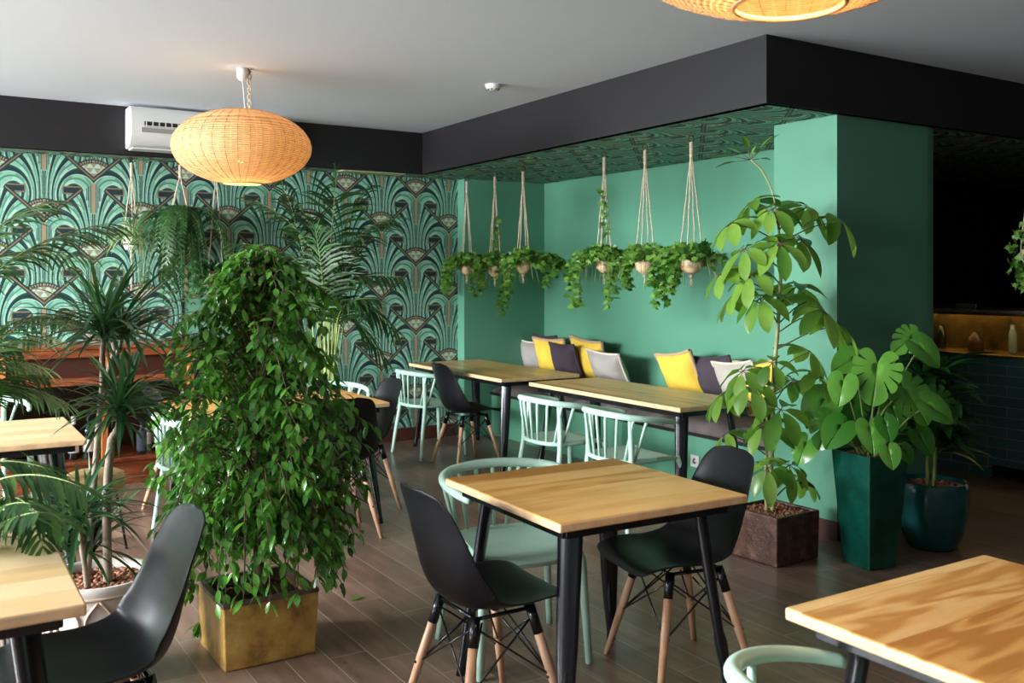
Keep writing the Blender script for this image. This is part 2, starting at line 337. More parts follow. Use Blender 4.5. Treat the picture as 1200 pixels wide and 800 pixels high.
# ------------------------------------------------------------------ mesh helpers
class MB:
    def __init__(s): s.v = []; s.f = []; s.mi = []; s.cur = 0
    def add(s, vs, fs):
        o = len(s.v); s.v += [tuple(x) for x in vs]; s.f += [tuple(i + o for i in f) for f in fs]; s.mi += [s.cur]*len(fs)
    def box(s, c, d, rot=None, top=None):
        x, y, z = d[0]/2, d[1]/2, d[2]/2
        t = top or (1, 1)
        vs = [(-x,-y,-z),(x,-y,-z),(x,y,-z),(-x,y,-z),(-x*t[0],-y*t[1],z),(x*t[0],-y*t[1],z),(x*t[0],y*t[1],z),(-x*t[0],y*t[1],z)]
        vs = [Vector(v) for v in vs]
        if rot is not None: vs = [rot @ v for v in vs]
        c = Vector(c)
        s.add([v + c for v in vs], [(0,3,2,1),(4,5,6,7),(0,1,5,4),(1,2,6,5),(2,3,7,6),(3,0,4,7)])
    def b2(s, x0, x1, y0, y1, z0, z1): s.box(((x0+x1)/2, (y0+y1)/2, (z0+z1)/2), (x1-x0, y1-y0, z1-z0))
    def tube(s, pts, rad, n=8, cap=True, flat=1.0):
        pts = [Vector(p) for p in pts]; k = len(pts)
        rs = rad if isinstance(rad, (list, tuple)) else [rad]*k
        tang = []
        for i in range(k):
            a = pts[max(0, i-1)]; b = pts[min(k-1, i+1)]; t = (b - a); tang.append(t.normalized() if t.length > 1e-9 else Vector((0,0,1)))
        up = Vector((0,0,1)) if abs(tang[0].z) < .9 else Vector((1,0,0))
        nrm = tang[0].cross(up).normalized(); vs = []; prev = tang[0]
        for i in range(k):
            t = tang[i]; ax = prev.cross(t)
            if ax.length > 1e-6:
                nrm = Matrix.Rotation(prev.angle(t), 3, ax.normalized()) @ nrm
            prev = t; bn = t.cross(nrm).normalized()
            for j in range(n):
                a = 2*math.pi*j/n; vs.append(pts[i] + nrm*(math.cos(a)*rs[i]) + bn*(math.sin(a)*rs[i]*flat))
        fs = [(i*n+j, i*n+(j+1) % n, (i+1)*n+(j+1) % n, (i+1)*n+j) for i in range(k-1) for j in range(n)]
        if cap: fs += [tuple(range(n-1, -1, -1)), tuple((k-1)*n + j for j in range(n))]
        s.add(vs, fs)
    def lathe(s, prof, c=(0,0,0), n=40, closed=False):
        vs = []; k = len(prof)
        for r, z in prof:
            for j in range(n):
                a = 2*math.pi*j/n; vs.append((c[0]+r*math.cos(a), c[1]+r*math.sin(a), c[2]+z))
        fs = [(i*n+j, i*n+(j+1) % n, (i+1)*n+(j+1) % n, (i+1)*n+j) for i in range(k-1) for j in range(n)]
        if closed: fs += [((k-1)*n+j, (k-1)*n+(j+1) % n, (j+1) % n, j) for j in range(n)]
        s.add(vs, fs)
    def disc(s, c, r, n=32, up=True):
        vs = [(c[0]+r*math.cos(2*math.pi*j/n), c[1]+r*math.sin(2*math.pi*j/n), c[2]) for j in range(n)]
        s.add(vs, [tuple(range(n)) if up else tuple(range(n-1, -1, -1))])
    def ico(s, c, r, sq=(1,1,1)):
        t = 1.618; vs = [(-1,t,0),(1,t,0),(-1,-t,0),(1,-t,0),(0,-1,t),(0,1,t),(0,-1,-t),(0,1,-t),(t,0,-1),(t,0,1),(-t,0,-1),(-t,0,1)]
        fs = [(0,11,5),(0,5,1),(0,1,7),(0,7,10),(0,10,11),(1,5,9),(5,11,4),(11,10,2),(10,7,6),(7,1,8),(3,9,4),(3,4,2),(3,2,6),(3,6,8),(3,8,9),(4,9,5),(2,4,11),(6,2,10),(8,6,7),(9,8,1)]
        s.add([(c[0]+v[0]*r*sq[0]/1.9, c[1]+v[1]*r*sq[1]/1.9, c[2]+v[2]*r*sq[2]/1.9) for v in vs], fs)
    def weld(s, eps=1e-5):
        seen = {}; mp = []; nv = []
        for v in s.v:
            k = tuple(round(c/eps) for c in v)
            if k not in seen: seen[k] = len(nv); nv.append(v)
            mp.append(seen[k])
        s.v = nv; s.f = [tuple(mp[i] for i in f) for f in s.f]; return s
    def build(s, name, mat, parent=None, smooth=True, bevel=0, sub=0, solid=0, angle=None):
        me = bpy.data.meshes.new(name); me.from_pydata(s.v, [], s.f); me.update()
        mats = mat if isinstance(mat, (list, tuple)) else [mat]
        for m in mats: me.materials.append(m)
        if len(mats) > 1: me.polygons.foreach_set('material_index', s.mi)
        if smooth: me.polygons.foreach_set('use_smooth', [True]*len(me.polygons))
        o = bpy.data.objects.new(name, me); COL.objects.link(o)
        if parent: o.parent = parent
        if solid:
            m = o.modifiers.new('Solidify', 'SOLIDIFY'); m.thickness = solid; m.offset = 0
        if sub:
            m = o.modifiers.new('Subdivision', 'SUBSURF'); m.levels = sub; m.render_levels = sub
        if bevel:
            m = o.modifiers.new('Bevel', 'BEVEL'); m.width = bevel; m.segments = 3; m.limit_method = 'ANGLE'
            if smooth:
                me.polygons.foreach_set('use_smooth', [True]*len(me.polygons))
                m.harden_normals = True
        return o
def thing(name, label, cat, loc=(0,0,0), rot=0, group=None):
    o = bpy.data.objects.new(name, None); COL.objects.link(o); o.empty_display_size = .1
    o.location = loc; o.rotation_euler = (0, 0, rot); o['label'] = label; o['category'] = cat
    if group: o['group'] = group
    return o
def tag(o, label, cat, group=None, kind=None):
    o['label'] = label; o['category'] = cat
    if group: o['group'] = group
    if kind: o['kind'] = kind
    return o
def struct(o, label=None):
    o['kind'] = 'structure'
    if label: o['label'] = label
    return o
def dup(root, loc, rot, label):
    def cp(o, par):
        c = o.copy(); COL.objects.link(c); c.parent = par
        for ch in list(o.children): cp(ch, c)
        return c
    r = cp(root, None); r.location = loc; r.rotation_euler = (0, 0, rot); r['label'] = label
    return r
def catmull(pts, n):
    pts = [Vector(p) for p in pts]; out = []
    q = [pts[0]*2 - pts[1]] + pts + [pts[-1]*2 - pts[-2]]
    for i in range(1, len(q)-2):
        for k in range(n):
            t = k/n; a, b, c, d = q[i-1], q[i], q[i+1], q[i+2]
            out.append(.5*((2*b) + (c-a)*t + (2*a-5*b+4*c-d)*t*t + (3*b-a-3*c+d)*t**3))
    out.append(pts[-1]); return out
def lerp1(tab, t):
    for (a, x), (b, y) in zip(tab, tab[1:]):
        if t <= b: return x + (y-x)*((t-a)/(b-a) if b > a else 0)
    return tab[-1][1]
# leaves
OV = [(0, .08), (.18, .62), (.42, 1.0), (.7, .78), (.9, .28), (1, .02)]
LAN = [(0, .35), (.25, .85), (.5, 1.0), (.75, .7), (1, .03)]
STRAP = [(0, .6), (.2, .9), (.5, 1.0), (.75, .75), (1, .03)]
def leaf(mb, base, d, L, w, prof=OV, droop=.3, fold=.2, segs=4, up=Vector((0,0,1)), roll=None):
    d = Vector(d).normalized(); p = Vector(base); st = L/segs
    side = d.cross(up)
    if side.length < .05: side = d.cross(Vector((1, .2, 0)))
    side.normalize()
    if roll: side = Matrix.Rotation(roll, 3, d) @ side
    vs = []
    for i in range(segs+1):
        t = i/segs; hw = w*.5*lerp1(prof, t); nn = side.cross(d).normalized()
        vs += [p - side*hw + nn*(fold*hw), p, p + side*hw + nn*(fold*hw)]
        d = (d + Vector((0,0,-droop/segs))).normalized(); p = p + d*st
    fs = []
    for i in range(segs):
        a = i*3; fs += [(a, a+1, a+4, a+3), (a+1, a+2, a+5, a+4)]
    mb.add(vs, fs)
def frond(mb, stem, a, b, c, n=26, L=.3, w=.02, droop=.7, fwd=.8, r=.006, start=.2, prof=LAN, segs=3, vee=.25):
    a, b, c = Vector(a), Vector(b), Vector(c); pts = []
    for i in range(13):
        t = i/12; pts.append(a*(1-t)**2 + b*(2*t*(1-t)) + c*t*t)
    stem.tube(pts, [r*(1-.75*i/12) for i in range(13)], 5)
    for i in range(n):
        t = start + (1-start)*i/(n-1)
        p = a*(1-t)**2 + b*(2*t*(1-t)) + c*t*t; tg = ((b-a)*(1-t) + (c-b)*t).normalized()
        sd = tg.cross(Vector((0,0,1)))
        if sd.length < .1: sd = Vector((1,0,0))
        sd.normalize(); upv = sd.cross(tg).normalized()
        tt = (t-start)/(1-start); ll = L*(.35 + .75*math.sin(math.pi*(.18+.72*tt)))*U(.9, 1.08)
        for sg in (-1, 1):
            dd = (sd*sg + tg*(fwd+.7*tt) + upv*vee + Vector((U(-.1,.1), U(-.1,.1), U(-.1,.1)))).normalized()
            leaf(mb, p, dd, ll, w, prof, droop*U(.7, 1.3), .15, segs, upv)
IVY = [(0, 0), (-.28, -.12), (-.48, .12), (-.30, .30), (-.34, .62), (-.12, .56), (0, 1.0), (.12, .56), (.34, .62), (.30, .30), (.48, .12), (.28, -.12)]
def ivyleaf(mb, base, d, L, n):
    d = Vector(d).normalized(); n = Vector(n); sd = d.cross(n)
    if sd.length < .05: sd = Vector((1,0,0))
    sd.normalize(); n = sd.cross(d)
    c = Vector(base) + d*(.3*L)
    vs = [c] + [Vector(base) + sd*(x*L) + d*(y*L) - n*(.25*L*abs(x)) for x, y in IVY]
    k = len(IVY); mb.add(vs, [(0, i+1, (i+1) % k + 1) for i in range(k)])
def bigleaf(mb, base, d, up, L, split=True, curl=.25, wid=.8):
    """heart shaped blade; base = where the petiole meets it, d = toward tip, up = face normal"""
    d = Vector(d).normalized(); up = Vector(up); sd = d.cross(up).normalized(); up = sd.cross(d).normalized()
    rt = [(0, 1.0), (15, .90), (40, .76), (70, .68), (100, .66), (125, .64), (150, .56), (168, .38), (180, .10)]
    def pt(th, f, sg):
        r = lerp1(rt, th)*L*f; x = r*math.sin(math.radians(th))*wid*1.15; y = r*math.cos(math.radians(th))
        zz = .22*abs(x) - curl*(x*x + y*y)/L
        return Vector(base) + sd*(x*sg) + d*y + up*zz
    secs = [0, 32, 58, 84, 112, 180] if split else [0, 30, 60, 90, 120, 150, 180]
    for sg in (-1, 1):
        for a, b in zip(secs, secs[1:]):
            gap = (b-a)*.075 if split and b < 190 else 0
            vs = [Vector(base)]; K = 4
            for f, g in ((.46, 0), (.56, gap), (.85, gap), (1.0, gap*1.7)):
                for k in range(K+1):
                    a2 = a + (g if a > 0 else 0); b2 = b - (g if b < 180 else 0)
                    vs.append(pt(a2 + (b2-a2)*k/K, f*(1 if f < 1 or not split else 1 - .04*abs(k-2)/2), sg))
            fs = [(0, k+1, k+2) for k in range(K)]
            for r_ in range(3):
                for k in range(K):
                    o = 1 + r_*(K+1) + k; fs.append((o, o+(K+1), o+(K+1)+1, o+1))
            mb.add(vs, fs)
# ================================================================== THE ROOM
XW = -4.4; YF = -2.6; XR = 9.6
YB = 8.03                      # wallpaper wall
XB = 5.32                      # wall behind the bench
XC, YC0, YC1 = 4.485, 3.64, 4.114   # column corner
XK, YK0, YK1 = 3.865, 3.60, 7.72    # bulkhead
YP = 7.90; XP = 4.40           # pier at the far end of the niche
YD = 5.6                       # dark wall behind the bar
X0, Z0 = 3.953, 2.262
M['paper'] = wallpaper('fan_wallpaper', 0, 2, X0, Z0)
M['paper_soffit'] = wallpaper('fan_wallpaper_soffit', 1, 0, .1, .2, .70, .642, .6)
def boxobj(name, b, mat, bevel=0, smooth=False, parent=None):
    m = MB(); m.b2(*b); return m.build(name, mat, parent, smooth=bool(bevel), bevel=bevel)
struct(boxobj('floor', (XW-.2, XR+.2, YF-.2, YB+.2, -.12, 0), M['floor']))
struct(boxobj('ceiling', (XW-.2, XR+.2, YF-.2, YB+.2, ZC, ZC+.12), M['white_ceiling']))
struct(boxobj('wall_back', (XW-.1, XP+.05, YB, YB+.12, 0, ZC), M['paper']))
mb = MB(); mb.b2(XP, XB+.02, YP, YB+.12, 0, ZC)
struct(mb.build('wall_pier', M['green'], smooth=False))
mb = MB(); mb.b2(XB, XB+.1, YC0+.02, YB+.12, 0, ZC)
struct(mb.build('wall_right', M['green'], smooth=False))
struct(boxobj('wall_column', (XC, XB+.02, YC0, YC1, 0, ZC), M['green']))
struct(boxobj('wall_dark', (XB+.1, XR+.1, YD, YD+.1, 0, ZC), M['black_wall']))
struct(boxobj('wall_kitchen_side', (XR, XR+.1, YF-.1, YD, 0, ZC), M['black_wall']))
struct(boxobj('wall_front', (XW-.1, XR+.1, YF-.1, YF, 0, ZC), M['front_wall']))
# black bulkhead: faces + patterned soffit
struct(boxobj('trim_1', (XK, XK+.06, YK0, YK1+.06, ZB, ZC), M['black_paint']), 'black bulkhead face over the bench niche')
struct(boxobj('trim_2', (XW, XK, YK1, YK1+.06, ZB, ZC), M['black_paint']), 'black bulkhead face above the wallpapered wall')
struct(boxobj('trim_3', (XK+.06, XR, YK0, YK0+.04, ZB, ZC), M['black_paint']), 'black bulkhead face running right above the column')
mb = MB()
mb.b2(XK+.005, XR, YK0+.005, YB, ZB, ZB+.02); mb.b2(XW, XK+.005, YK1+.005, YB, ZB, ZB+.02)
struct(mb.build('ceiling_soffit', M['paper_soffit'], smooth=False))
struct(boxobj('trim_4', (onY(398, 7.86), onY(470, 7.86), 7.775, 7.93, ZB-.008, ZB-.0005), M['hatch']), 'pale yellow access panel in the soffit')
struct(boxobj('baseboard_back', (XW, XP, YB-.018, YB, 0, .12), M['baseboard'], .003))
struct(boxobj('baseboard_column', (XC-.015, XC, YC0-.015, YC1, 0, .11), M['baseboard'], .003))
struct(boxobj('baseboard_column_side', (XC, XB+.1, YC0-.015, YC0, 0, .11), M['baseboard'], .003))
# green niche panel on the back wall, behind the weeping fig
# window wall (left, outside the frame)
WINS = [(.6, 2.4), (3.1, 5.3), (5.7, 7.9)]
mb = MB(); ys = [YF-.1] + [v for w in WINS for v in w] + [YB+.1]
for i in range(0, len(ys), 2): mb.b2(XW-.15, XW, ys[i], ys[i+1], 0, ZC)
for a, b in WINS: mb.b2(XW-.15, XW, a, b, 0, .35); mb.b2(XW-.15, XW, a, b, 2.72, ZC)
struct(mb.build('wall_left', M['off_wall'], smooth=False))
for i, (a, b) in enumerate(WINS):
    mb = MB()
    for y in (a, (a+b)/2, b): mb.b2(XW-.09, XW-.03, y-.035, y+.035, .35, 2.72)
    for z in (.38, 2.69): mb.b2(XW-.09, XW-.03, a, b, z-.035, z+.035)
    struct(mb.build('window_%d' % (i+1), M['black_metal'], smooth=False))
# ================================================================== BENCH
XF = 4.70
bench = thing('bench', 'built-in green bench with long mauve grey seat pad along the green wall', 'bench', (5.0, 6.0, 0))
def pb(name, b, mat, par, bevel=0):   # box given in world, parented to an unrotated empty
    m = MB(); l = par.location; m.b2(b[0]-l.x, b[1]-l.x, b[2]-l.y, b[3]-l.y, b[4]-l.z, b[5]-l.z)
    return m.build(name, mat, par, smooth=bool(bevel), bevel=bevel)
pb('base', (XF, XB-.002, YC1+.003, YP-.003, 0, .385), M['green'], bench)
pb('seat_board', (XF-.02, XB-.002, YC1+.003, YP-.003, .387, .41), M['black_paint'], bench, .003)
yy = YC1+.02; n = 0
while yy < YP-.3:
    y1 = min(yy+1.22, YP-.02); m = MB(); K = 26; J = 10; w0 = XF-.035; w1 = XB-.03; vs = []
    for i in range(K+1):
        for j in range(J+1):
            u = i/K; v = j/J; e = (1-abs(2*u-1)**8)*(1-abs(2*v-1)**6)
            h = .052*e**.5 + .010*math.sin(u*23+n)*math.sin(v*9+2*n)*e + .006*math.sin(u*61+v*13)*e
            vs.append((w0+(w1-w0)*v-5.0, yy+(y1-yy)*u-6.0, .448+h))
    base = len(vs); vs += [(x, y, .412+ (.036-(z-.448)*.25 if 0 else .004)) for x, y, z in vs]
    fs = [(i*(J+1)+j, i*(J+1)+j+1, (i+1)*(J+1)+j+1, (i+1)*(J+1)+j) for i in range(K) for j in range(J)]
    fs += [tuple(base+q for q in reversed(f)) for f in fs]
    per = [i*(J+1) for i in range(K+1)] + [K*(J+1)+j for j in range(1, J+1)] + [i*(J+1)+J for i in range(K-1, -1, -1)] + [j for j in range(J-1, 0, -1)]
    fs += [(per[i], per[(i+1) % len(per)], base+per[(i+1) % len(per)], base+per[i]) for i in range(len(per))]
    m.add(vs, fs); m.build('seat_pad', M['seat_fabric'], bench); yy = y1 + .01; n += 1
so = thing('wall_socket', 'white power socket on the green bench front', 'power socket', (XF-.002, onX(815, XF), .12))
d_ = S*XF + C*onX(815, XF); so.location.z = H - (540-HZ)*d_/F
m = MB(); m.box((-.004, 0, 0), (.008, .085, .085)); m.build('plate', M['white_plastic'], so, bevel=.003)
m = MB(); m.tube([(-.009, 0, 0), (-.006, 0, 0)], .02, 16); m.build('outlet', M['grey_metal'], so)
# cushions -----------------------------------------------------------
def cushion(label, px, py, w, h, mat, trim, X=5.17, lean=.35, yaw=0, roll=0, T=.095):
    """px,py = centre in the photo; leaning on the wall behind the bench (face toward -X)"""
    Y = onX(px, X); d = S*X + C*Y; z = H - (py-HZ)*d/F
    t = thing('cushion', label, 'cushion', (X, Y, z), 0)
    t.rotation_euler = (Matrix.Rotation(yaw, 3, 'Z') @ Matrix.Rotation(math.pi/2-lean+.0, 3, 'Y') @ Matrix.Rotation(roll, 3, 'Z')).to_euler()
    K = 18; vs = []; edge = []
    for sgn in (1, -1):
        for i in range(K+1):
            for j in range(K+1):
                u = -1+2*i/K; v = -1+2*j/K
                pin = 1 - .10*(1-v*v); pin2 = 1 - .10*(1-u*u)
                e = max(0, (1-abs(u)**2.6)*(1-abs(v)**2.6))**.6
                wr = .006*math.sin(5*u+7*v+px)*e
                vs.append((v*h/2*pin2, u*w/2*pin, sgn*(T*e + wr*.6)))
    q = (K+1)**2; m = MB()
    f1 = [(i*(K+1)+j, (i+1)*(K+1)+j, (i+1)*(K+1)+j+1, i*(K+1)+j+1) for i in range(K) for j in range(K)]
    m.add(vs, f1 + [tuple(q+x for x in reversed(f)) for f in f1])
    o = m.build('cover', mat, t)
    per = [(i, 0) for i in range(K+1)] + [(K, j) for j in range(1, K+1)] + [(i, K) for i in range(K-1, -1, -1)] + [(0, j) for j in range(K-1, 0, -1)]
    loop = [Vector(vs[i*(K+1)+j]) for i, j in per]; loop.append(loop[0])
    m = MB(); m.tube([p*1.01 for p in loop], .008 if trim is not M['tan_trim'] else .013, 6, cap=False, flat=1.3)
    m.build('trim', trim, t)
    return t
cushion('dark grey cushion behind the left yellow one, against the wall', 642, 416, .40, .40, M['dark_fabric'], M['dark_fabric'], 5.15, .2)
cushion('light grey cushion with cream piping, leftmost on the bench in the corner', 628, 421, .38, .38, M['grey_fabric'], M['cream_trim'], 5.12, .25, .1)
cushion('yellow cushion with tan fringe beside the leftmost grey cushion', 648, 421, .40, .42, M['yellow_fabric'], M['tan_trim'], 5.03, .30, .2)
cushion('small dark purple-grey cushion between the two left yellow cushions', 664, 424, .38, .36, M['dark_fabric'], M['dark_fabric'], 4.97, .35, 0)
cushion('dark cushion standing behind the large middle yellow cushion', 694, 426, .44, .42, M['dark_fabric'], M['dark_fabric'], 5.15, .18)
cushion('large yellow cushion with tan fringe between dark and grey cushions', 692, 424, .46, .44, M['yellow_fabric'], M['tan_trim'], 5.12, .30, .0, .08)
cushion('grey cushion with cream piping, last of the left cushion group', 714, 433, .44, .36, M['grey_fabric'], M['cream_trim'], 4.98, .5, .0, .05)
cushion('yellow cushion with tan fringe leaning beside the dark cushion, behind the near bench table', 800, 441, .43, .42, M['yellow_fabric'], M['tan_trim'], 5.10, .40, .0, -.15)
cushion('dark purple-grey cushion in the right group, behind the near bench table', 840, 444, .43, .38, M['dark_fabric'], M['dark_fabric'], 5.16, .34, .0, -.08)
cushion('beige cushion with cream piping half hidden by the umbrella tree leaves', 868, 452, .42, .40, M['beige_fabric'], M['cream_trim'], 5.12, .4, 0, -.1)
cushion('yellow cushion showing between the umbrella tree leaves at the bench end', 893, 455, .40, .42, M['yellow_fabric'], M['tan_trim'], 5.14, .3, 0, -.1)
# ================================================================== TABLES
def leg_mesh(h=.715):
    """local x = radial (outwards), y = across; thin radially, wide across, splayed outwards"""
    m = MB(); K = 20; n = 20; vs = []
    prof = [(0, .043), (.10, .042), (.55, .036), (.78, .028), (.86, .022), (.97, .016), (1.0, .018)]
    for i in range(K+1):
        t = i/K; r = lerp1(prof, t); r2 = r*lerp1([(0, .52), (.8, .55), (.9, .8), (1, 1)], t)
        for j in range(n):
            a = 2*math.pi*j/n; cx, cy = math.cos(a), math.sin(a); e = 2.6; k = (abs(cx)**e + abs(cy)**e)**(-1/e)
            vs.append((LSPLAY*t + cx*r2*k, cy*r*k, h*(1-t)))
    fs = [(i*n+j, (i+1)*n+j, (i+1)*n+(j+1) % n, i*n+(j+1) % n) for i in range(K) for j in range(n)]
    fs += [tuple(range(n)), tuple(K*n+j for j in range(n-1, -1, -1))]
    m.add(vs, fs); return m
LSPLAY = .115
def slot_mesh(h=.715):
    m = MB(); t0, t1 = .64, .84
    for sg in (1, -1):
        pts = []
        for i in range(7):
            t = t0+(t1-t0)*i/6; r = lerp1([(0, .043), (.55, .036), (.78, .028), (.86, .022), (1, .018)], t)*.545
            pts.append((LSPLAY*t + sg*(r-.003), 0, h*(1-t)))
        m.tube(pts, [.003, .008, .0095, .0095, .0085, .007, .003], 8)
    return m
def make_table(lx, ly, wood, label):
    """lx along the grain"""
    t = thing('dining_table', label, 'table')
    m = MB(); m.cur = 0; m.box((0, 0, .735), (lx, ly, .030)); o = m.build('tabletop', wood, t, bevel=.007)
    o.data.materials.append(M['pine_edge'])
    for p in o.data.polygons:
        if abs(p.normal.z) < .5: p.material_index = 1
    m = MB(); ix = lx/2-.055; iy = ly/2-.055
    for s in (-1, 1):
        m.box((0, s*iy, .702), (2*ix, .022, .034)); m.box((s*ix, 0, .702), (.022, 2*iy, .034))
    m.build('apron', M['black_metal'], t, bevel=.002)
    for sx in (-1, 1):
        for sy in (-1, 1):
            l = leg_mesh().build('leg', M['black_metal'], t); l.location = (sx*(lx/2-.125), sy*(ly/2-.125), 0); l.rotation_euler.z = math.atan2(sy, sx)
            slot_mesh().build('slot_recess', M['dark_void'], l)
    return t
UV = W(-S, C) ; # (0,1)
t1 = make_table(.80, .80, M['pine'], 'square pine table with black metal legs, nearest whole table in the centre')
a = P(668, 613, .75); b = P(712, 537, .75); c_ = P(518, 561, .75); e_ = P(877, 578, .75)
t1.location = ((a.x+b.x+c_.x+e_.x)/4, (a.y+b.y+c_.y+e_.y)/4, 0); t1.rotation_euler.z = math.radians(-1.5)
def corner_table(px, py, lx, ly, which, wood, label, grainY=False, rot=0):
    """place by the (maxX/minX, minY/maxY) corner seen at px,py"""
    k = P(px, py, .75); t = make_table(ly if grainY else lx, lx if grainY else ly, wood, label)
    t.location = (k.x - which[0]*lx/2, k.y - which[1]*ly/2, 0); t.rotation_euler.z = (math.pi/2 if grainY else 0) + rot
    return t
t2 = corner_table(797, 478, .64, 1.64, (-1, -1), M['pine'], 'long pine table before the green bench, nearer of the two', True)
t3 = corner_table(587, 444, .74, 1.60, (-1, -1), M['pine'], 'long pine table at the far end of the green bench', True)
t4 = corner_table(457, 471, 1.2, .80, (1, -1), M['pine'], 'pine table half hidden behind the weeping fig')
t5 = corner_table(102, 514, 1.0, .85, (1, -1), M['pine_pale'], 'pale pine table at the left edge, before the red wooden cabinet')
t6 = corner_table(102, 707, .80, .80, (1, -1), M['pine_pale'], 'pale pine table in the bottom left corner of the picture')
t7 = corner_table(919, 711, .80, .80, (-1, 1), M['pine_bold'], 'pine table with bold wavy grain in the bottom right corner')
# ================================================================== CHAIRS
def make_shell_chair(label):
    t = thing('shell_chair', label, 'chair')
    cl = catmull([(0,.250,.418),(0,.228,.440),(0,.14,.447),(0,.02,.432),(0,-.08,.425),(0,-.155,.447),(0,-.198,.51),(0,-.222,.60),(0,-.243,.70),(0,-.268,.79),(0,-.290,.835)], 4)
    n = len(cl); tabw = [(0,.105),(.012,.150),(.03,.180),(.06,.202),(.10,.217),(.17,.230),(.35,.236),(.5,.234),(.6,.228),(.75,.205),(.88,.172),(.95,.135),(.985,.09),(1,.045)]
    tabc = [(0,.0),(.1,.012),(.3,.035),(.5,.085),(.6,.085),(.75,.05),(.9,.022),(1,.008)]
    K = 16; vs = []
    for i, p in enumerate(cl):
        s = i/(n-1); tg = (cl[min(n-1,i+1)] - cl[max(0,i-1)]).normalized(); nr = Vector((0, -tg.z, tg.y)); nr = -nr if nr.z < 0 and s < .45 else nr
        nr = Vector((0, tg.z, -tg.y)) # toward sitter
        if i < 3: nr = Vector((0, .1, 1)).normalized()
        hw = lerp1(tabw, s); cup = lerp1(tabc, s)
        for j in range(K+1):
            u = -1 + 2*j/K
            vs.append(p + Vector((hw*u, 0, 0)) + nr*(cup*abs(u)**2.6))
    m = MB(); m.add(vs, [(i*(K+1)+j, i*(K+1)+j+1, (i+1)*(K+1)+j+1, (i+1)*(K+1)+j) for i in range(n-1) for j in range(K)])
    m.build('shell', M['black_plastic'], t, solid=.007, sub=1)
    tops = {}; 
    for sx in (-1, 1):
        for sy in (-1, 1):
            a = Vector((sx*.120, sy*.105-.01, .415)); b = Vector((sx*.215, sy*.205-.01, 0)); tops[(sx, sy)] = (a, b)
            m = MB(); m.tube([a.lerp(b, .06), a.lerp(b, .5), b], [.0155, .0165, .0115], 14)
            l = m.build('leg', M['beech'], t)
            m = MB(); m.tube([a, a.lerp(b, .22)], .0178, 12, flat=.95); m.build('bracket', M['black_metal'], l)
            m = MB(); m.ico(a.lerp(b, .56) + Vector((0, -.016*1, 0)), .006); m.build('bolt', M['black_metal'], l)
    m = MB(); g = lambda k, f: tops[k][0].lerp(tops[k][1], f)
    for k1, k2 in (((-1,-1),(1,-1)), ((-1,1),(1,1)), ((-1,-1),(-1,1)), ((1,-1),(1,1))):
        m.tube([g(k1, .08), g(k2, .56)], .0036, 6); m.tube([g(k2, .08), g(k1, .56)], .0036, 6)
    for k in tops:
        m.tube([g(k, .56), Vector((0, -.01, .30))*.35 + Vector((g(k, .2).x*.5, g(k,.2).y*.5, .39))*.65], .0036, 6)
    m.tube([g((-1,-1), .02), g((1,-1), .02)], .007, 8); m.tube([g((-1,1), .02), g((1,1), .02)], .007, 8); m.tube([g((-1,-1), .02), g((-1,1), .02)], .007, 8); m.tube([g((1,-1), .02), g((1,1), .02)], .007, 8)
    m.build('wire_brace', M['black_metal'], t)
    return t
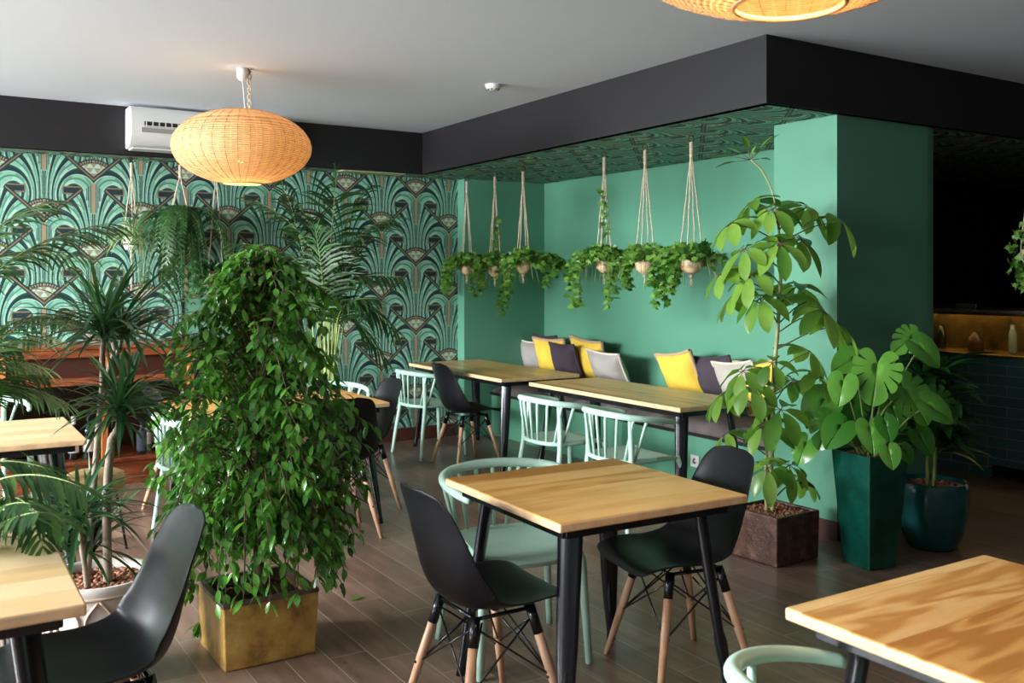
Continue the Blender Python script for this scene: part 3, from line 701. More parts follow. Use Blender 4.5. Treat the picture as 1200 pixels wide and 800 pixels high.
def make_spindle_chair(label):
    t = thing('spindle_chair', label, 'chair')
    m = MB(); half = [(.235,.13,.657),(.268,.06,.672),(.283,-.04,.688),(.262,-.14,.700),(.20,-.215,.709),(.10,-.255,.715),(0,-.266,.717)]
    full = half + [(-x, y, z) for x, y, z in half[-2::-1]]
    rail = catmull(full, 5); nr = len(rail)
    m.tube(rail, [.015 + .005*math.sin(math.pi*i/(nr-1)) for i in range(nr)], 12); m.build('top_rail', M['mint'], t)
    # seat: dished rounded slab
    K = 20; J = 16; vs = []
    for i in range(K+1):
        for j in range(J+1):
            v = -1+2*i/K; u = -1+2*j/J   # v: back..front
            hw = .205 + .018*v; r = (1 - .10*max(0, -v)**6*0 - .12*abs(v)**10)
            x = u*hw*r; y = v*.215*(1-.07*abs(u)**4) + (.02 if v > 0 else 0)*(1-u*u)
            z = .452 - .018*(1-u*u)*(1-(v*.8)**2)*1.0 - (.022*max(0, v)**5) + .004*abs(u)**3
            vs.append((x, y, z))
    b0 = len(vs); vs += [(x*.97, y*.97, z-.022) for x, y, z in vs]
    fs = [(i*(J+1)+j, i*(J+1)+j+1, (i+1)*(J+1)+j+1, (i+1)*(J+1)+j) for i in range(K) for j in range(J)]
    fs += [tuple(b0+q for q in reversed(f)) for f in fs]
    per = [j for j in range(J+1)] + [i*(J+1)+J for i in range(1, K+1)] + [K*(J+1)+j for j in range(J-1, -1, -1)] + [i*(J+1) for i in range(K-1, 0, -1)]
    fs += [(per[(i+1) % len(per)], per[i], b0+per[i], b0+per[(i+1) % len(per)]) for i in range(len(per))]
    m = MB(); m.add(vs, fs); m.build('seat', M['mint'], t, bevel=.006)
    hr = [(.215,.02,.440),(.212,-.10,.440),(.175,-.195,.440),(.09,-.235,.440),(0,-.245,.440)]
    ring = catmull(hr + [(-x, y, z) for x, y, z in hr[-2::-1]], 5); m = MB(); m.tube(ring, .014, 10); m.build('seat_ring', M['mint'], t)
    for k in range(9):
        f = .5 + (k-4)*.070; a = rail[int(round(f*(nr-1)))]; g = .5 + (k-4)*.082; b = ring[int(round(g*(len(ring)-1)))]
        m = MB(); mid = a.lerp(b, .12) + Vector((0, -.004, 0)); m.tube([a, mid, b], [.0096, .0098, .0085], 8); m.build('spindle', M['mint'], t)
    for s in (-1, 1):
        m = MB(); m.tube(catmull([(s*.222,-.195,.704),(s*.218,-.185,.66),(s*.216,-.175,.45),(s*.236,-.21,.20),(s*.255,-.235,0)], 4), [.011,.012,.0125,.013,.0145,.016,.017,.0175,.0175,.017,.0165,.016,.0155,.015,.0145,.014,.014], 12); m.build('rear_leg', M['mint'], t)
        m = MB(); m.tube([(s*.195,.185,.445),(s*.205,.20,.40),(s*.228,.222,0)], [.017,.019,.0145], 12); m.build('front_leg', M['mint'], t)
        m = MB(); m.tube([(s*.212,-.17,.437),(s*.205,0,.434),(s*.195,.18,.434)], .011, 8); m.build('side_bar', M['mint'], t)
    return t
blk = make_shell_chair('black shell chair with wooden legs tucked in left of the central pine table')
blk.location = W(-.085, 3.25); blk.rotation_euler.z = rz(.848, .53)
def shell(xr, d, fx, fd, label): w = W(xr, d); return dup(blk, w, rz(fx, fd), label)
shell(.640, 3.70, -.94, -.36, 'black shell chair with wooden legs at the right side of the central pine table')
shell(-1.17, 2.66, -.83, -.56, 'black shell chair seen from behind in the bottom left corner')
shell(-1.05, 5.62, -.45, .89, 'black shell chair seen from behind, right of the weeping fig')
shell(-1.03, 6.30, -.85, -.53, 'black shell chair at the right end of the table behind the weeping fig')
w_ = P(545, 538, 0); shell(-.36, 7.74, .848, .53, 'black shell chair tucked in at the far bench table, before its front leg')
shell(-2.12, 6.20, .75, .66, 'dark shell chair with grey-lit back beside the wine bottles')
shell(-3.40, 5.75, .848, .53, 'black shell chair behind the pale table at the left edge')
mnt = make_spindle_chair('mint green spindle-back chair behind the central pine table')
mnt.location = W(.012, 3.86); mnt.rotation_euler.z = rz(.36, -.93)
def spindle(xr, d, fx, fd, label): w = W(xr, d); return dup(mnt, w, rz(fx, fd), label)
spindle(-.705, 8.18, .82, .57, 'mint green spindle-back chair at the far bench table, left of the black chair')
spindle(.345, 6.38, .85, .53, 'mint green spindle-back chair at the near bench table, farther of the pair')
spindle(.735, 5.78, .86, .51, 'mint green spindle-back chair at the near bench table, nearer of the pair')
spindle(.735, 1.86, .90, .44, 'mint green spindle-back chair cut off at the bottom edge, beside the bold-grain table')
spindle(-1.32, 6.93, .53, -.85, 'mint green spindle-back chair whose rail shows behind the half-hidden table')
spindle(-1.80, 5.54, .848, .53, 'mint green spindle-back chair almost wholly covered by the weeping fig')
spindle(-3.40, 6.08, .80, -.6, 'mint green spindle-back chair at the far left behind the pale table')
# ================================================================== STOOL
w_ = W((112-600)*5.3/F, 5.3)
st = thing('stool', 'round woven-top stool with thin black legs behind the dragon tree', 'stool', w_)
m = MB(); m.lathe([(.001,.435),(.12,.437),(.150,.425),(.158,.39),(.155,.345),(.13,.333),(.001,.333)], n=36); m.build('seat', M['cork'], st)
for k in range(4):
    a = math.pi/4 + k*math.pi/2 + .3; m = MB(); m.tube([(.11*math.cos(a), .11*math.sin(a), .335), (.17*math.cos(a), .17*math.sin(a), 0)], .007, 8); m.build('leg', M['black_metal'], st)
# ================================================================== RED CABINET with bottles
cx0 = onY(2, 7.45); cx1 = onY(222, 7.45); cyb = YB-.03; cyf = 7.42
cab = thing('cabinet', 'low red-brown wooden cabinet with open shelf against the wallpapered wall', 'cabinet', ((cx0+cx1)/2, 7.7, 0))
pb('top', (cx0-.03, cx1+.03, cyf-.04, cyb, 1.00, 1.03), M['redwood'], cab, .008)
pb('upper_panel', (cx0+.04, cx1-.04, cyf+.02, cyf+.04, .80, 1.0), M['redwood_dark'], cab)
pb('rail', (cx0, cx1, cyf-.03, cyf+.05, .945, .998), M['redwood'], cab, .006)
pb('rail', (cx0, cx1, cyf-.03, cyf+.06, .745, .80), M['redwood'], cab, .006)
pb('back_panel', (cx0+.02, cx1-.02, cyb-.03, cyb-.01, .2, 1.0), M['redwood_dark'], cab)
pb('shelf', (cx0, cx1, cyf-.02, cyb-.01, .17, .20), M['redwood'], cab, .006)
pb('plinth', (cx0+.02, cx1-.02, cyf, cyb-.02, 0, .17), M['redwood'], cab, .004)
for f in (0, .52, 1):
    x = cx0 + (cx1-cx0)*f; pb('post', (x-.022, x+.022, cyf-.025, cyf+.025, .2, .99), M['redwood_light'], cab, .005)
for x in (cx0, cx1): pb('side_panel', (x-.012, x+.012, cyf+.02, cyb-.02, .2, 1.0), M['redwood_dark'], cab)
def bottle(px, label, h=.30, r=.037, glass='bottle_glass', lab='label_white', lab2=None, Y=7.60, cap='black_plastic', lz=(.05, .14)):
    t = thing('bottle', label, 'bottle', (onY(px, Y), Y, .2005), 0, 'bottles on the cabinet shelf')
    m = MB(); m.lathe([(.001,0),(r*.95,0),(r,.006),(r,h*.58),(r*.92,h*.64),(r*.45,h*.74),(r*.38,h*.78),(r*.38,h*.97),(r*.42,h*.975),(r*.42,h),(.001,h)], n=24); m.build('body', M[glass], t)
    m = MB(); m.lathe([(r*1.012, lz[0]), (r*1.012, lz[1])], n=24); m.build('label', M[lab], t)
    if lab2: m = MB(); m.lathe([(r*1.02, lz[0]+.045), (r*1.02, lz[1]+.035)], n=24); m.build('upper_label', M[lab2], t)
    m = MB(); m.lathe([(r*.44, h*.82), (r*.44, h*1.004), (.001, h*1.006)], n=16); m.build('cap', M[cap], t)
    return t
bottle(193, 'dark wine bottle with pink-red and white label, right end of the shelf', .33, .040, lab2='label_red', Y=7.52)
bottle(185, 'dark wine bottle just left and behind the pink-labelled one', .34, .038, Y=7.66)
bottle(166, 'slim bottle with slate grey label on the shelf', .27, .036, 'bottle_glass', 'label_dark', Y=7.52, lz=(.02, .17))
bottle(173, 'pale glass bottle between slate-labelled and dark bottles', .24, .03, 'clear_bottle', 'label_white', Y=7.62)
bottle(104, 'dark bottle with white label right of the pale table corner', .33, .040, Y=7.52)
bottle(86, 'bottle with white cap above the pale table edge', .31, .037, cap='label_white', Y=7.52)
bottle(67, 'dark bottle with black cap, third from left above the pale table', .34, .037, Y=7.56)
bottle(50, 'dark bottle, second from left above the pale table', .31, .036, Y=7.60)
bottle(34, 'dark bottle, leftmost above the pale table', .30, .036, Y=7.60)
# sage green framed board leaning on wall above cabinet
bx0, bx1 = onY(214, YB), onY(314, YB); dz = S*bx0 + C*YB
z1 = H - (345-HZ)*dz/F
bd = thing('wall_board', 'plain sage green board on the wallpaper behind the weeping fig', 'board', ((bx0+bx1)/2, YB-.002, 1.1))
m = MB(); m.box((0, -.012, (z1+.95)/2-1.1), (bx1-bx0, .02, z1-.95)); m.build('panel', M['board_green'], bd, bevel=.003)
m = MB()
for s in (-1, 1): m.box((s*(bx1-bx0)/2, -.014, (z1+.95)/2-1.1), (.012, .028, z1-.95))
m.build('frame', M['black_metal'], bd, smooth=False)
# ================================================================== AIR CONDITIONER
ax0, ax1 = onY(150, 7.6), onY(322, 7.6); L = ax1-ax0
ac = thing('air_conditioner', 'white wall air conditioner on the black bulkhead', 'air conditioner', ((ax0+ax1)/2, YK1, 2.50))
prof = [(0,0),(-.05,.0),(-.13,.015),(-.19,.055),(-.215,.10),(-.215,.20),(-.20,.275),(-.17,.31),(0,.31)]
m = MB(); vs = [(s*L/2, y, z) for s in (-1, 1) for y, z in prof]; k = len(prof)
m.add(vs, [(i, (i+1) % k, k+(i+1) % k, k+i) for i in range(k)] + [tuple(range(k-1, -1, -1)), tuple(range(k, 2*k))])
m.build('body', M['white_plastic'], ac, bevel=.012)
m = MB(); m.box((.02, -.2165, .175), (L*.86, .004, .040)); m.build('air_slot', M['dark_void'], ac, smooth=False)
for i in range(22):
    if i % 2: continue
m = MB()
for i in range(21): m.box((-L*.40+L*.82*i/20, -.220, .175), (.006, .006, .038))
m.box((.02, -.221, .160), (L*.86, .008, .006)); m.build('grille', M['white_plastic'], ac, smooth=False)
m = MB(); m.box((.02, -.2165, .13), (L*.9, .006, .036)); m.build('louvre', M['grey_metal'], ac, bevel=.002)
m = MB(); m.box((0, -.09, -.004), (L*.96, .16, .012)); m.build('base_tray', M['white_plastic'], ac, bevel=.003)
# smoke detector
sd = thing('smoke_detector', 'small white smoke detector on the ceiling', 'smoke detector', P(578, 99, ZC))
m = MB(); m.lathe([(.001,0),(.055,0),(.055,-.012),(.048,-.028),(.030,-.040),(.001,-.042)], n=32); m.build('housing', M['white_plastic'], sd)
m = MB()
for k in range(8): a = k*math.pi/4; m.box((.036*math.cos(a), .036*math.sin(a), -.0355), (.010, .010, .006), Matrix.Rotation(a, 3, 'Z'))
m.build('vent', M['dark_void'], sd, smooth=False)
# ================================================================== PENDANT LAMPS
def pendant(loc, label, R0=.43, hh=.245, zc=2.33, twist=0):
    t = thing('pendant_lamp', label, 'lamp', (loc[0], loc[1], ZC), twist)
    dz = zc-ZC; prof = []
    for i in range(25):
        a = math.radians(-74 + (74+79)*i/24); prof.append((R0*math.cos(a), dz + hh*math.sin(a)))
    m = MB(); m.lathe(prof, n=84); m.build('shade', M['wicker'], t)
    m = MB()
    for k in range(36):
        a = 2*math.pi*k/36; m.tube([((r+.001)*math.cos(a), (r+.001)*math.sin(a), z) for r, z in prof[::2]], .002, 5)
    m.tube([(prof[0][0]*math.cos(a), prof[0][0]*math.sin(a), prof[0][1]) for a in [2*math.pi*i/32 for i in range(33)]], .006, 6, cap=False)
    m.build('shade_ribs', M['wicker'], t)
    m = MB(); m.lathe([(.001,0),(.036,0),(.036,-.025),(.033,-.06),(.018,-.078),(.001,-.082)], n=28); m.build('canopy', M['white_plastic'], t)
    top = dz + hh*.955
    m = MB(); m.tube(catmull([(0,0,-.08),(.005,.0,-.12),(.02,.01,top-.02),(.01,0,dz+.08)], 6), .0025, 6); m.build('cord', M['white_plastic'], t)
    m = MB()
    for q in range(2): m.tube([(.045+.011*math.cos(i*.8+q*math.pi), .011*math.sin(i*.8+q*math.pi), -.01 - (-.01-top)*i/24) for i in range(25)], .0045, 5)
    m.tube([(.045, 0, 0), (.045, 0, -.02)], .006, 8); m.build('rope', M['rope'], t)
    m = MB(); m.tube([(0,0,dz+.10),(0,0,dz+.03)], .018, 12); m.build('socket', M['white_plastic'], t)
    m = MB(); m.lathe([(.001,dz+.035),(.02,dz+.02),(.045,dz-.02),(.048,dz-.05),(.035,dz-.085),(.001,dz-.10)], n=24); m.build('bulb', M['bulb'], t)
    ld = bpy.data.lights.new('bulb_light', 'POINT'); ld.energy = 20; ld.color = (1, .66, .36); ld.shadow_soft_size = .05
    lo = bpy.data.objects.new('bulb_light', ld); COL.objects.link(lo); lo.location = (loc[0], loc[1], zc-.12)
    return t
pendant(P(284, 80, ZC), 'woven wicker pendant lamp, lit, hanging before the air conditioner', .425, .235, 2.335)
pendant(W(.60, 2.05), 'woven wicker pendant lamp, lit, cut off by the top edge', .425, .235, 2.335, .4)
# ================================================================== BAR COUNTER
XT = 6.9
bar = thing('bar_counter', 'bar counter faced with dark teal brick tiles, at the far right', 'counter', (7.3, 4.4, 0))
pb('tiled_front', (XT, XT+.7, 4.2, YD-.01, 0, .915), M['tiles'], bar)
pb('tiled_front', (XT, XT+.7, 2.4, 4.2, .10, .915), M['tiles'], bar)
pb('kick_recess', (XT+.06, XT+.7, 2.4, 4.199, 0, .099), M['dark_void'], bar)
pb('worktop', (XT-.02, XT+.72, 2.4, YD-.012, .916, .935), M['brass'], bar, .003)
case = thing('display_case', 'brass and glass display case glowing warm on the tiled counter', 'display case', (7.3, 4.4, .9355))
pb('top_slab', (XT-.03, XT+.6, 2.4, YD-.02, 1.250, 1.275), M['stone_top'], case, .004)
pb('top_trim', (XT-.032, XT-.018, 2.4, YD-.02, 1.232, 1.250), M['brass'], case)
pb('back_plate', (XT+.45, XT+.46, 2.4, YD-.02, .9356, 1.249), M['brass'], case)
pb('glass_front', (XT+.0, XT+.006, 2.4, YD-.02, .9356, 1.249), M['glass'], case)
pb('light_strip', (XT+.03, XT+.05, 2.5, YD-.1, 1.238, 1.248), M['strip'], case)
for y in (3.0, 3.95, 4.9): pb('divider', (XT+.008, XT+.44, y, y+.012, .936, 1.236), M['glass'], case)
card = tag(boxobj('menu_holder', (XT+.05, XT+.07, 4.33, 4.50, 1.2755, 1.315), M['stone_top'], .003), 'small grey-brown card holder lying on the display case', 'card holder')
for i, (y, h, r, mt, lb) in enumerate([(4.75, .20, .035, 'bottle_glass', 'dark round jar in the glowing display case, left of the others'), (4.45, .15, .06, 'redwood_dark', 'squat brown bowl in the middle of the display case'), (4.15, .22, .03, 'clear_bottle', 'pale glass bottle at the right in the display case')]):
    t = thing('jar', lb, 'jar', (XT+.25, y, .9358)); m = MB(); m.lathe([(.001,0),(r*.9,0),(r,.01),(r,h*.7),(r*.6,h*.85),(r*.6,h),(.001,h)], n=24); m.build('body', M[mt], t)
# ================================================================== PLANTS
UP = Vector((0, 0, 1))
def rdir(lo=-1, hi=1):
    a = U(0, 2*math.pi); z = U(lo, hi); r = math.sqrt(max(0, 1-z*z)); return Vector((r*math.cos(a), r*math.sin(a), z))
def pebbles(par, shape, z, n, size=.011, name='clay_pebbles'):
    m = MB()
    for i in range(n):
        if shape[0] == 'round':
            a = U(0, 2*math.pi); r = shape[1]*math.sqrt(R()); x, y = r*math.cos(a), r*math.sin(a)
        else:
            x, y = U(-shape[1], shape[1]), U(-shape[2], shape[2])
            if shape[3]: x, y = x*math.cos(shape[3])-y*math.sin(shape[3]), x*math.sin(shape[3])+y*math.cos(shape[3])
        m.ico((x, y, z+U(-.004, .010)), size*U(.7, 1.2), (1, U(.7, 1), U(.6, .9)))
    o = m.build(name, M['pebble'], par); o['kind'] = 'stuff'; return o
def square_pot(par, lx, ly, h, mat, rimmat=None, taper=.96, wall=.022, rot=0, inner=.05):
    """lx,ly = size at the top; taper = bottom/top"""
    m = MB(); n = 8; rings = []
    def ring(sx, sy, z):
        k = []; Q = 5
        for (ax, ay) in ((-1,-1),(1,-1),(1,1),(-1,1)):
            k.append((ax*sx, ay*sy))
        out = []
        for i in range(4):
            a = Vector(k[i]); b = Vector(k[(i+1) % 4])
            for q in range(Q): out.append(a.lerp(b, q/Q))
        return [(math.cos(rot)*p.x-math.sin(rot)*p.y, math.sin(rot)*p.x+math.cos(rot)*p.y, z) for p in out]
    X, Y = lx/2, ly/2; vs = []
    prof = [(taper, 0)] + [(taper+(1-taper)*(i/6)**.9, h*i/6) for i in range(1, 7)]
    for s, z in prof: vs += ring(X*s, Y*s, z)
    vs += ring(X-wall, Y-wall, h); vs += ring((X-wall)*.98, (Y-wall)*.98, h-inner-.02)
    L = 20; nr = len(prof)+2
    for i in range(nr-1): m.add([], [])
    fs = [(i*L+j, i*L+(j+1) % L, (i+1)*L+(j+1) % L, (i+1)*L+j) for i in range(nr-1) for j in range(L)]
    fs += [tuple(range(L-1, -1, -1)), tuple((nr-1)*L+j for j in range(L))]
    m.add(vs, fs); o = m.build('planter', mat, par, bevel=.008)
    if rimmat:
        m = MB(); v2 = ring(X*1.004, Y*1.004, h-.014) + ring(X*1.004, Y*1.004, h+.003) + ring(X-wall-.003, Y-wall-.003, h+.003) + ring(X-wall-.003, Y-wall-.003, h-.03)
        m.add(v2, [(i*L+j, i*L+(j+1) % L, (i+1)*L+(j+1) % L, (i+1)*L+j) for i in range(3) for j in range(L)])
        m.build('rim', rimmat, o, bevel=.003)
    return o
# ---- weeping fig in the ochre planter
cA = P(263, 789, 0); lx, ly, hh = .375, .37, .262
fig = thing('potted_weeping_fig', 'large weeping fig with dense glossy leaves in a square ochre planter', 'plant', (cA.x+lx/2-.005, cA.y+ly/2, 0), math.radians(1))
square_pot(fig, lx+.012, ly+.012, hh, M['ochre_glaze'], M['ochre_rim'], .95, .022)
m = MB(); m.b2(-lx/2+.022, lx/2-.022, -ly/2+.022, ly/2-.022, hh-.09, hh-.045); m.build('soil', M['soil'], fig, smooth=False)
m = MB()
for i in range(130): leaf(m, (U(-.15,.15), U(-.15,.15), hh-.042+U(0,.02)), rdir(-.1,.5), U(.03,.06), U(.015,.03), OV, 1.2, .3, 3)
m.build('dry_leaves', M['brown_leaf'], fig)
tr = MB(); fo = MB()
tp = catmull([(0,0,hh-.06),(.02,.01,.5),(-.01,-.02,.85),(.0,.0,1.2),(-.02,.02,1.52)], 4)
tr.tube(tp, [.022-.016*i/(len(tp)-1) for i in range(len(tp))], 8)
tp2 = catmull([(.03,-.02,hh-.06),(-.02,-.03,.5),(.03,.03,.85),(-.02,.02,1.3)], 4); tr.tube(tp2, [.016-.01*i/(len(tp2)-1) for i in range(len(tp2))], 8)
def figR(z):   # crown radius by height
    return lerp1([(0.2,.28),(.42,.37),(.62,.42),(.80,.44),(.98,.40),(1.15,.37),(1.35,.28),(1.5,.16),(1.62,.05)], z)
CR = Vector((C, -S, 0))      # rightwards in the photo
for b in range(230):
    zt = .50 + 1.12*R()**1.12; a = U(0, 2*math.pi); dr = Vector((math.cos(a), math.sin(a), 0))
    rr = figR(max(.62, zt-.06))*U(.72, 1.03)
    st0 = Vector((0,0,max(.40, zt-U(.12,.30)))); top = dr*rr*.6 + Vector((0,0,zt+.02)); drop = U(-.03, .24)*(1 if zt < 1.2 else .6)
    end = dr*rr + Vector((0,0,max(.33, zt-drop)))
    pts = catmull([st0, dr*rr*.25+Vector((0,0,(st0.z+zt)/2+.03)), top, end], 4)
    tr.tube(pts, [.005-.0035*i/(len(pts)-1) for i in range(len(pts))], 4)
    for k in range(2, len(pts)):
        q = pts[k]; pv = (q - pts[k-1]).normalized()
        for s in range(2 if k < 6 else 3):
            d = (rdir(-.7,.6)*1.1 + pv*.4 + dr*.35 + Vector((0,0,-.25))).normalized()
            leaf(fo, q + rdir()*.02, d, U(.040,.066), U(.021,.031), OV, U(.5,1.5), .22, 3, (UP + rdir()*.6).normalized())
# lower skirt of hanging twigs
for b in range(85):
    a = U(0, 2*math.pi); dr = Vector((math.cos(a), math.sin(a), 0)); zt = U(.42,.85)
    p0 = dr*.08 + Vector((0,0,zt)); p1 = dr*U(.22,.36) + Vector((0,0,zt+.04)); p2 = dr*U(.24,.42) + Vector((0,0,max(.31, zt-U(.2,.42))))
    pts = catmull([p0, p1, p2], 5); tr.tube(pts, .0022, 4)
    for k in range(3, len(pts)):
        for s in range(2):
            d = (rdir(-.5,.3)*.7 + Vector((0,0,-.5)) + dr*.4).normalized()
            leaf(fo, pts[k], d, U(.042,.068), U(.021,.031), OV, U(.4,1.2), .22, 3, (UP + rdir()*.6).normalized())
# long twigs that reach out right (towards the tables) and left
for (px, py, s) in ((425,520,1),(418,545,1),(440,500,1),(412,625,1),(405,600,1),(385,655,1),(390,350,1),(365,335,1),(205,385,-1),(185,560,-1),(195,600,-1),(182,490,-1),(190,520,-1),(215,700,-1),(228,735,-1),(345,310,1),(355,325,1),(430,570,1),(420,585,1)):
    tgt = PD(px, py, 3.95) - Vector(fig.location); p0 = Vector((0,0,min(1.45, tgt.z+.05)))
    pts = catmull([p0, p0.lerp(tgt, .6) + Vector((0,0,.07)), tgt], 6); tr.tube(pts, .0022, 4)
    for k in range(5, len(pts)):
        for s_ in range(2):
            d = (rdir(-.6,.4)*.6 + (tgt-p0).normalized()*.4 + Vector((0,0,-.4))).normalized()
            leaf(fo, pts[k], d, U(.055,.08), U(.024,.034), OV, U(.4,1.2), .2, 3, (UP + rdir()*.5).normalized())
for (px, py) in ((280,300),(272,315),(295,305),(262,320),(300,330),(285,330),(240,335),(225,350),(325,345),(345,340),(250,325),(232,370),(360,370),(335,320)):
    tgt = PD(px, py, 3.95) - Vector(fig.location)
    pts = catmull([(0,0,1.40), Vector((0,0,1.5)).lerp(tgt,.5), tgt], 5); tr.tube(pts, .0025, 4)
    for k in range(3, len(pts)):
        for s_ in range(2): leaf(fo, pts[k], (rdir(-.2,.6)+Vector((0,0,.2))).normalized(), U(.05,.07), .03, OV, .8, .2, 3)
tr.build('branches', M['brown_twig'], fig); fo.build('foliage', M['ficus_leaf'], fig)
m = MB(); m.tube([(-.0, .03, hh-.06), (-.01, .03, 1.56)], .008, 8); m.build('support_stake', M['tan_trim'], fig)
lf = MB(); leaf(lf, (0,0,.004), (1,.3,.02), .07, .032, OV, .0, .1, 4)
fl = lf.build('fallen_leaf', M['ficus_leaf']); fl.location = P(411, 704, 0); tag(fl, 'single green leaf fallen on the floor right of the ochre planter', 'leaf')
# ---- dragon tree in the whitewashed pot
pc = PD(116, 664, 3.62); pc.z = 0
dr_ = thing('potted_dragon_tree', 'multi-stemmed dragon tree in a round whitewashed pot with wavy relief', 'plant', pc)
prof = [(.135,0),(.150,.01),(.180,.12),(.200,.26),(.208,.37),(.206,.39),(.196,.392),(.186,.38),(.180,.34)]
m = MB(); m.lathe([(.001,0)]+prof+[(.001,.335)], n=56); po = m.build('planter', M['white_clay'], dr_)
m = MB(); NW = 11
def potr(z): return lerp1([(0,.15),(.12,.180),(.26,.200),(.37,.208)], z)
for k in range(NW):
    for sg in (1, -1):
        pts = []
        for i in range(25):
            z = .02+.325*i/24; a = 2*math.pi*(k + .5*0)/NW + sg*(math.pi/NW)*.80*math.sin(math.pi*2*i/24*1.0)
            r = potr(z)+.003; pts.append((r*math.cos(a), r*math.sin(a), z))
        m.tube(pts, .0055, 6)
m.tube([(potr(.35)*math.cos(2*math.pi*i/48)*1.01, potr(.35)*math.sin(2*math.pi*i/48)*1.01, .352) for i in range(49)], .006, 6, cap=False)
m.build('relief', M['clay_line'], po)
pebbles(dr_, ('round', .178), .352, 520)
tr = MB(); fo = MB(); dl = Vector(dr_.location)
def crown(px, py, d, n, L, up=.35, w=.020, tgtw=None):
    c = PD(px, py, d) - dl
    for i in range(n):
        t = i/n; dd = rdir(-.35 if t > .5 else .25, .55 if t > .5 else 1.0); dd = (dd + Vector((0,0,up))).normalized()
        leaf(fo, c + Vector((0,0,U(-.03,.05))), dd, L*U(.7,1.08), w*U(.85,1.15), STRAP, U(.5,1.5), .35, 7, (UP+rdir()*.2))
    return c
def trunk(pts, r0, r1):
    pts = catmull(pts, 5); tr.tube(pts, [r0+(r1-r0)*i/(len(pts)-1) + .0012*math.sin(i*2.4) for i in range(len(pts))], 10)
c1 = crown(122, 392, 3.55, 64, .36, w=.017); c2 = crown(143, 392, 3.68, 64, .36, w=.017); c3 = crown(132, 402, 3.75, 22, .33)
c4 = crown(140, 486, 3.5, 66, .28, .15, .017); c5 = crown(150, 470, 3.7, 56, .30, .25, .017); c6 = crown(92, 610, 3.48, 60, .32, .35, .018); c7 = crown(108, 640, 3.70, 56, .32, .5, .018); c8 = crown(80, 640, 3.62, 50, .32, .5, .018)
fork = PD(131, 512, 3.62) - dl
trunk([(.03,-.02,.33), PD(125,600,3.62)-dl, PD(128,540,3.62)-dl, fork], .017, .015)
trunk([fork, PD(138,500,3.55)-dl, c4], .011, .009); trunk([fork, PD(142,495,3.68)-dl, c5], .011, .009)
trunk([(-.04,.03,.33), PD(113,530,3.66)-dl, PD(120,450,3.66)-dl, PD(120,415,3.6)-dl, c1], .013, .009)
f2 = PD(128,430,3.68)-dl
trunk([PD(121,470,3.66)-dl, f2, PD(134,412,3.7)-dl, c3], .010, .008); trunk([f2, PD(139,410,3.7)-dl, c2], .010, .008)
trunk([(c6.x*.5, c6.y*.5, .33), c6], .012, .009)
tr.build('stems', M['bark'], dr_); fo.build('foliage', M['dracaena_leaf'], dr_)
# ---- umbrella tree in the brown planter
cB = P(910.5, 667, 0); bs = .345
um = thing('potted_umbrella_tree', 'tall umbrella tree with drooping glossy leaves in a square brown planter', 'plant', (cB.x+bs/2, cB.y+bs/2+.01, 0), math.radians(2)*1)
square_pot(um, bs, bs, .262, M['brown_glaze'], None, .97, .02)
m = MB(); m.b2(-bs/2+.02, bs/2-.02, -bs/2+.02, bs/2-.02, .16, .236); m.build('soil', M['soil'], um, smooth=False)
pebbles(um, ('box', bs/2-.03, bs/2-.03, 0), .240, 520)
ul = Vector(um.location); rotu = Matrix.Rotation(-um.rotation_euler.z, 3, 'Z')
D0 = S*ul.x + C*ul.y
def L_(px, py, dd=0): return rotu @ (PD(px, py, D0+dd) - ul)
tr = MB(); fo = MB(); pe = MB()
tpts = catmull([(0,0,.22), L_(903,560), L_(905,500), L_(907,440,.02), L_(911,390), L_(914,340,-.02), L_(915,300), L_(912,262)], 5)
tr.tube(tpts, [.016-.009*i/(len(tpts)-1)+.001*math.sin(i*2) for i in range(len(tpts))], 10)
tr2 = catmull([(-.03,.02,.22), L_(897,560), L_(899,500,.02), L_(896,465,.03)], 5); tr.tube(tr2, [.010-.005*i/(len(tr2)-1) for i in range(len(tr2))], 8)
tip = catmull([L_(912,262), L_(905,225,.03), L_(893,200,.03), L_(880,187,.02)], 5); tr.tube(tip, .0045, 8); pe.tube([tpts[-3]] + tip, .003, 6)
def nearest(z):
    return min(tpts, key=lambda q: abs(q.z - z))
def umb(px, py, dd, tx, ty, L=.20, n=7, spread=.9, zoff=.12, droop=1.0, w=.40):
    """leaf whorl at px,py; tx,ty = outward lean in photo right/up"""
    c = L_(px, py, dd); b = nearest(c.z - zoff)
    mid = b.lerp(c, .5) + Vector((0,0,.02)); pts = catmull([b, mid, c], 5); pe.tube(pts, [.0042-.0018*i/(len(pts)-1) for i in range(len(pts))], 6)
    out = (c - b); out.z = 0
    out = out.normalized() if out.length > .02 else Vector((0,0,1))
    ax = (out*.55*spread + Vector((0,0,.65))).normalized()
    e1 = ax.cross(UP).normalized() if abs(ax.z) < .98 else Vector((1,0,0)); e2 = ax.cross(e1)
    a0 = U(0, 6)
    for i in range(n):
        a = a0 + 2*math.pi*i/n + U(-.12,.12); rad = e1*math.cos(a) + e2*math.sin(a)
        st = c + (rad*.8 - ax*.1).normalized()*.028
        pe.tube([c, st], .0022, 5, cap=False)
        leaf(fo, st, (rad - ax*U(.15,.5)).normalized(), L*U(.8,1.1), L*w*1.12*U(.9,1.1), [(0,.15),(.15,.55),(.45,1),(.7,.92),(.9,.5),(1,.03)], droop*U(.6,1.3), .25, 7, ax)
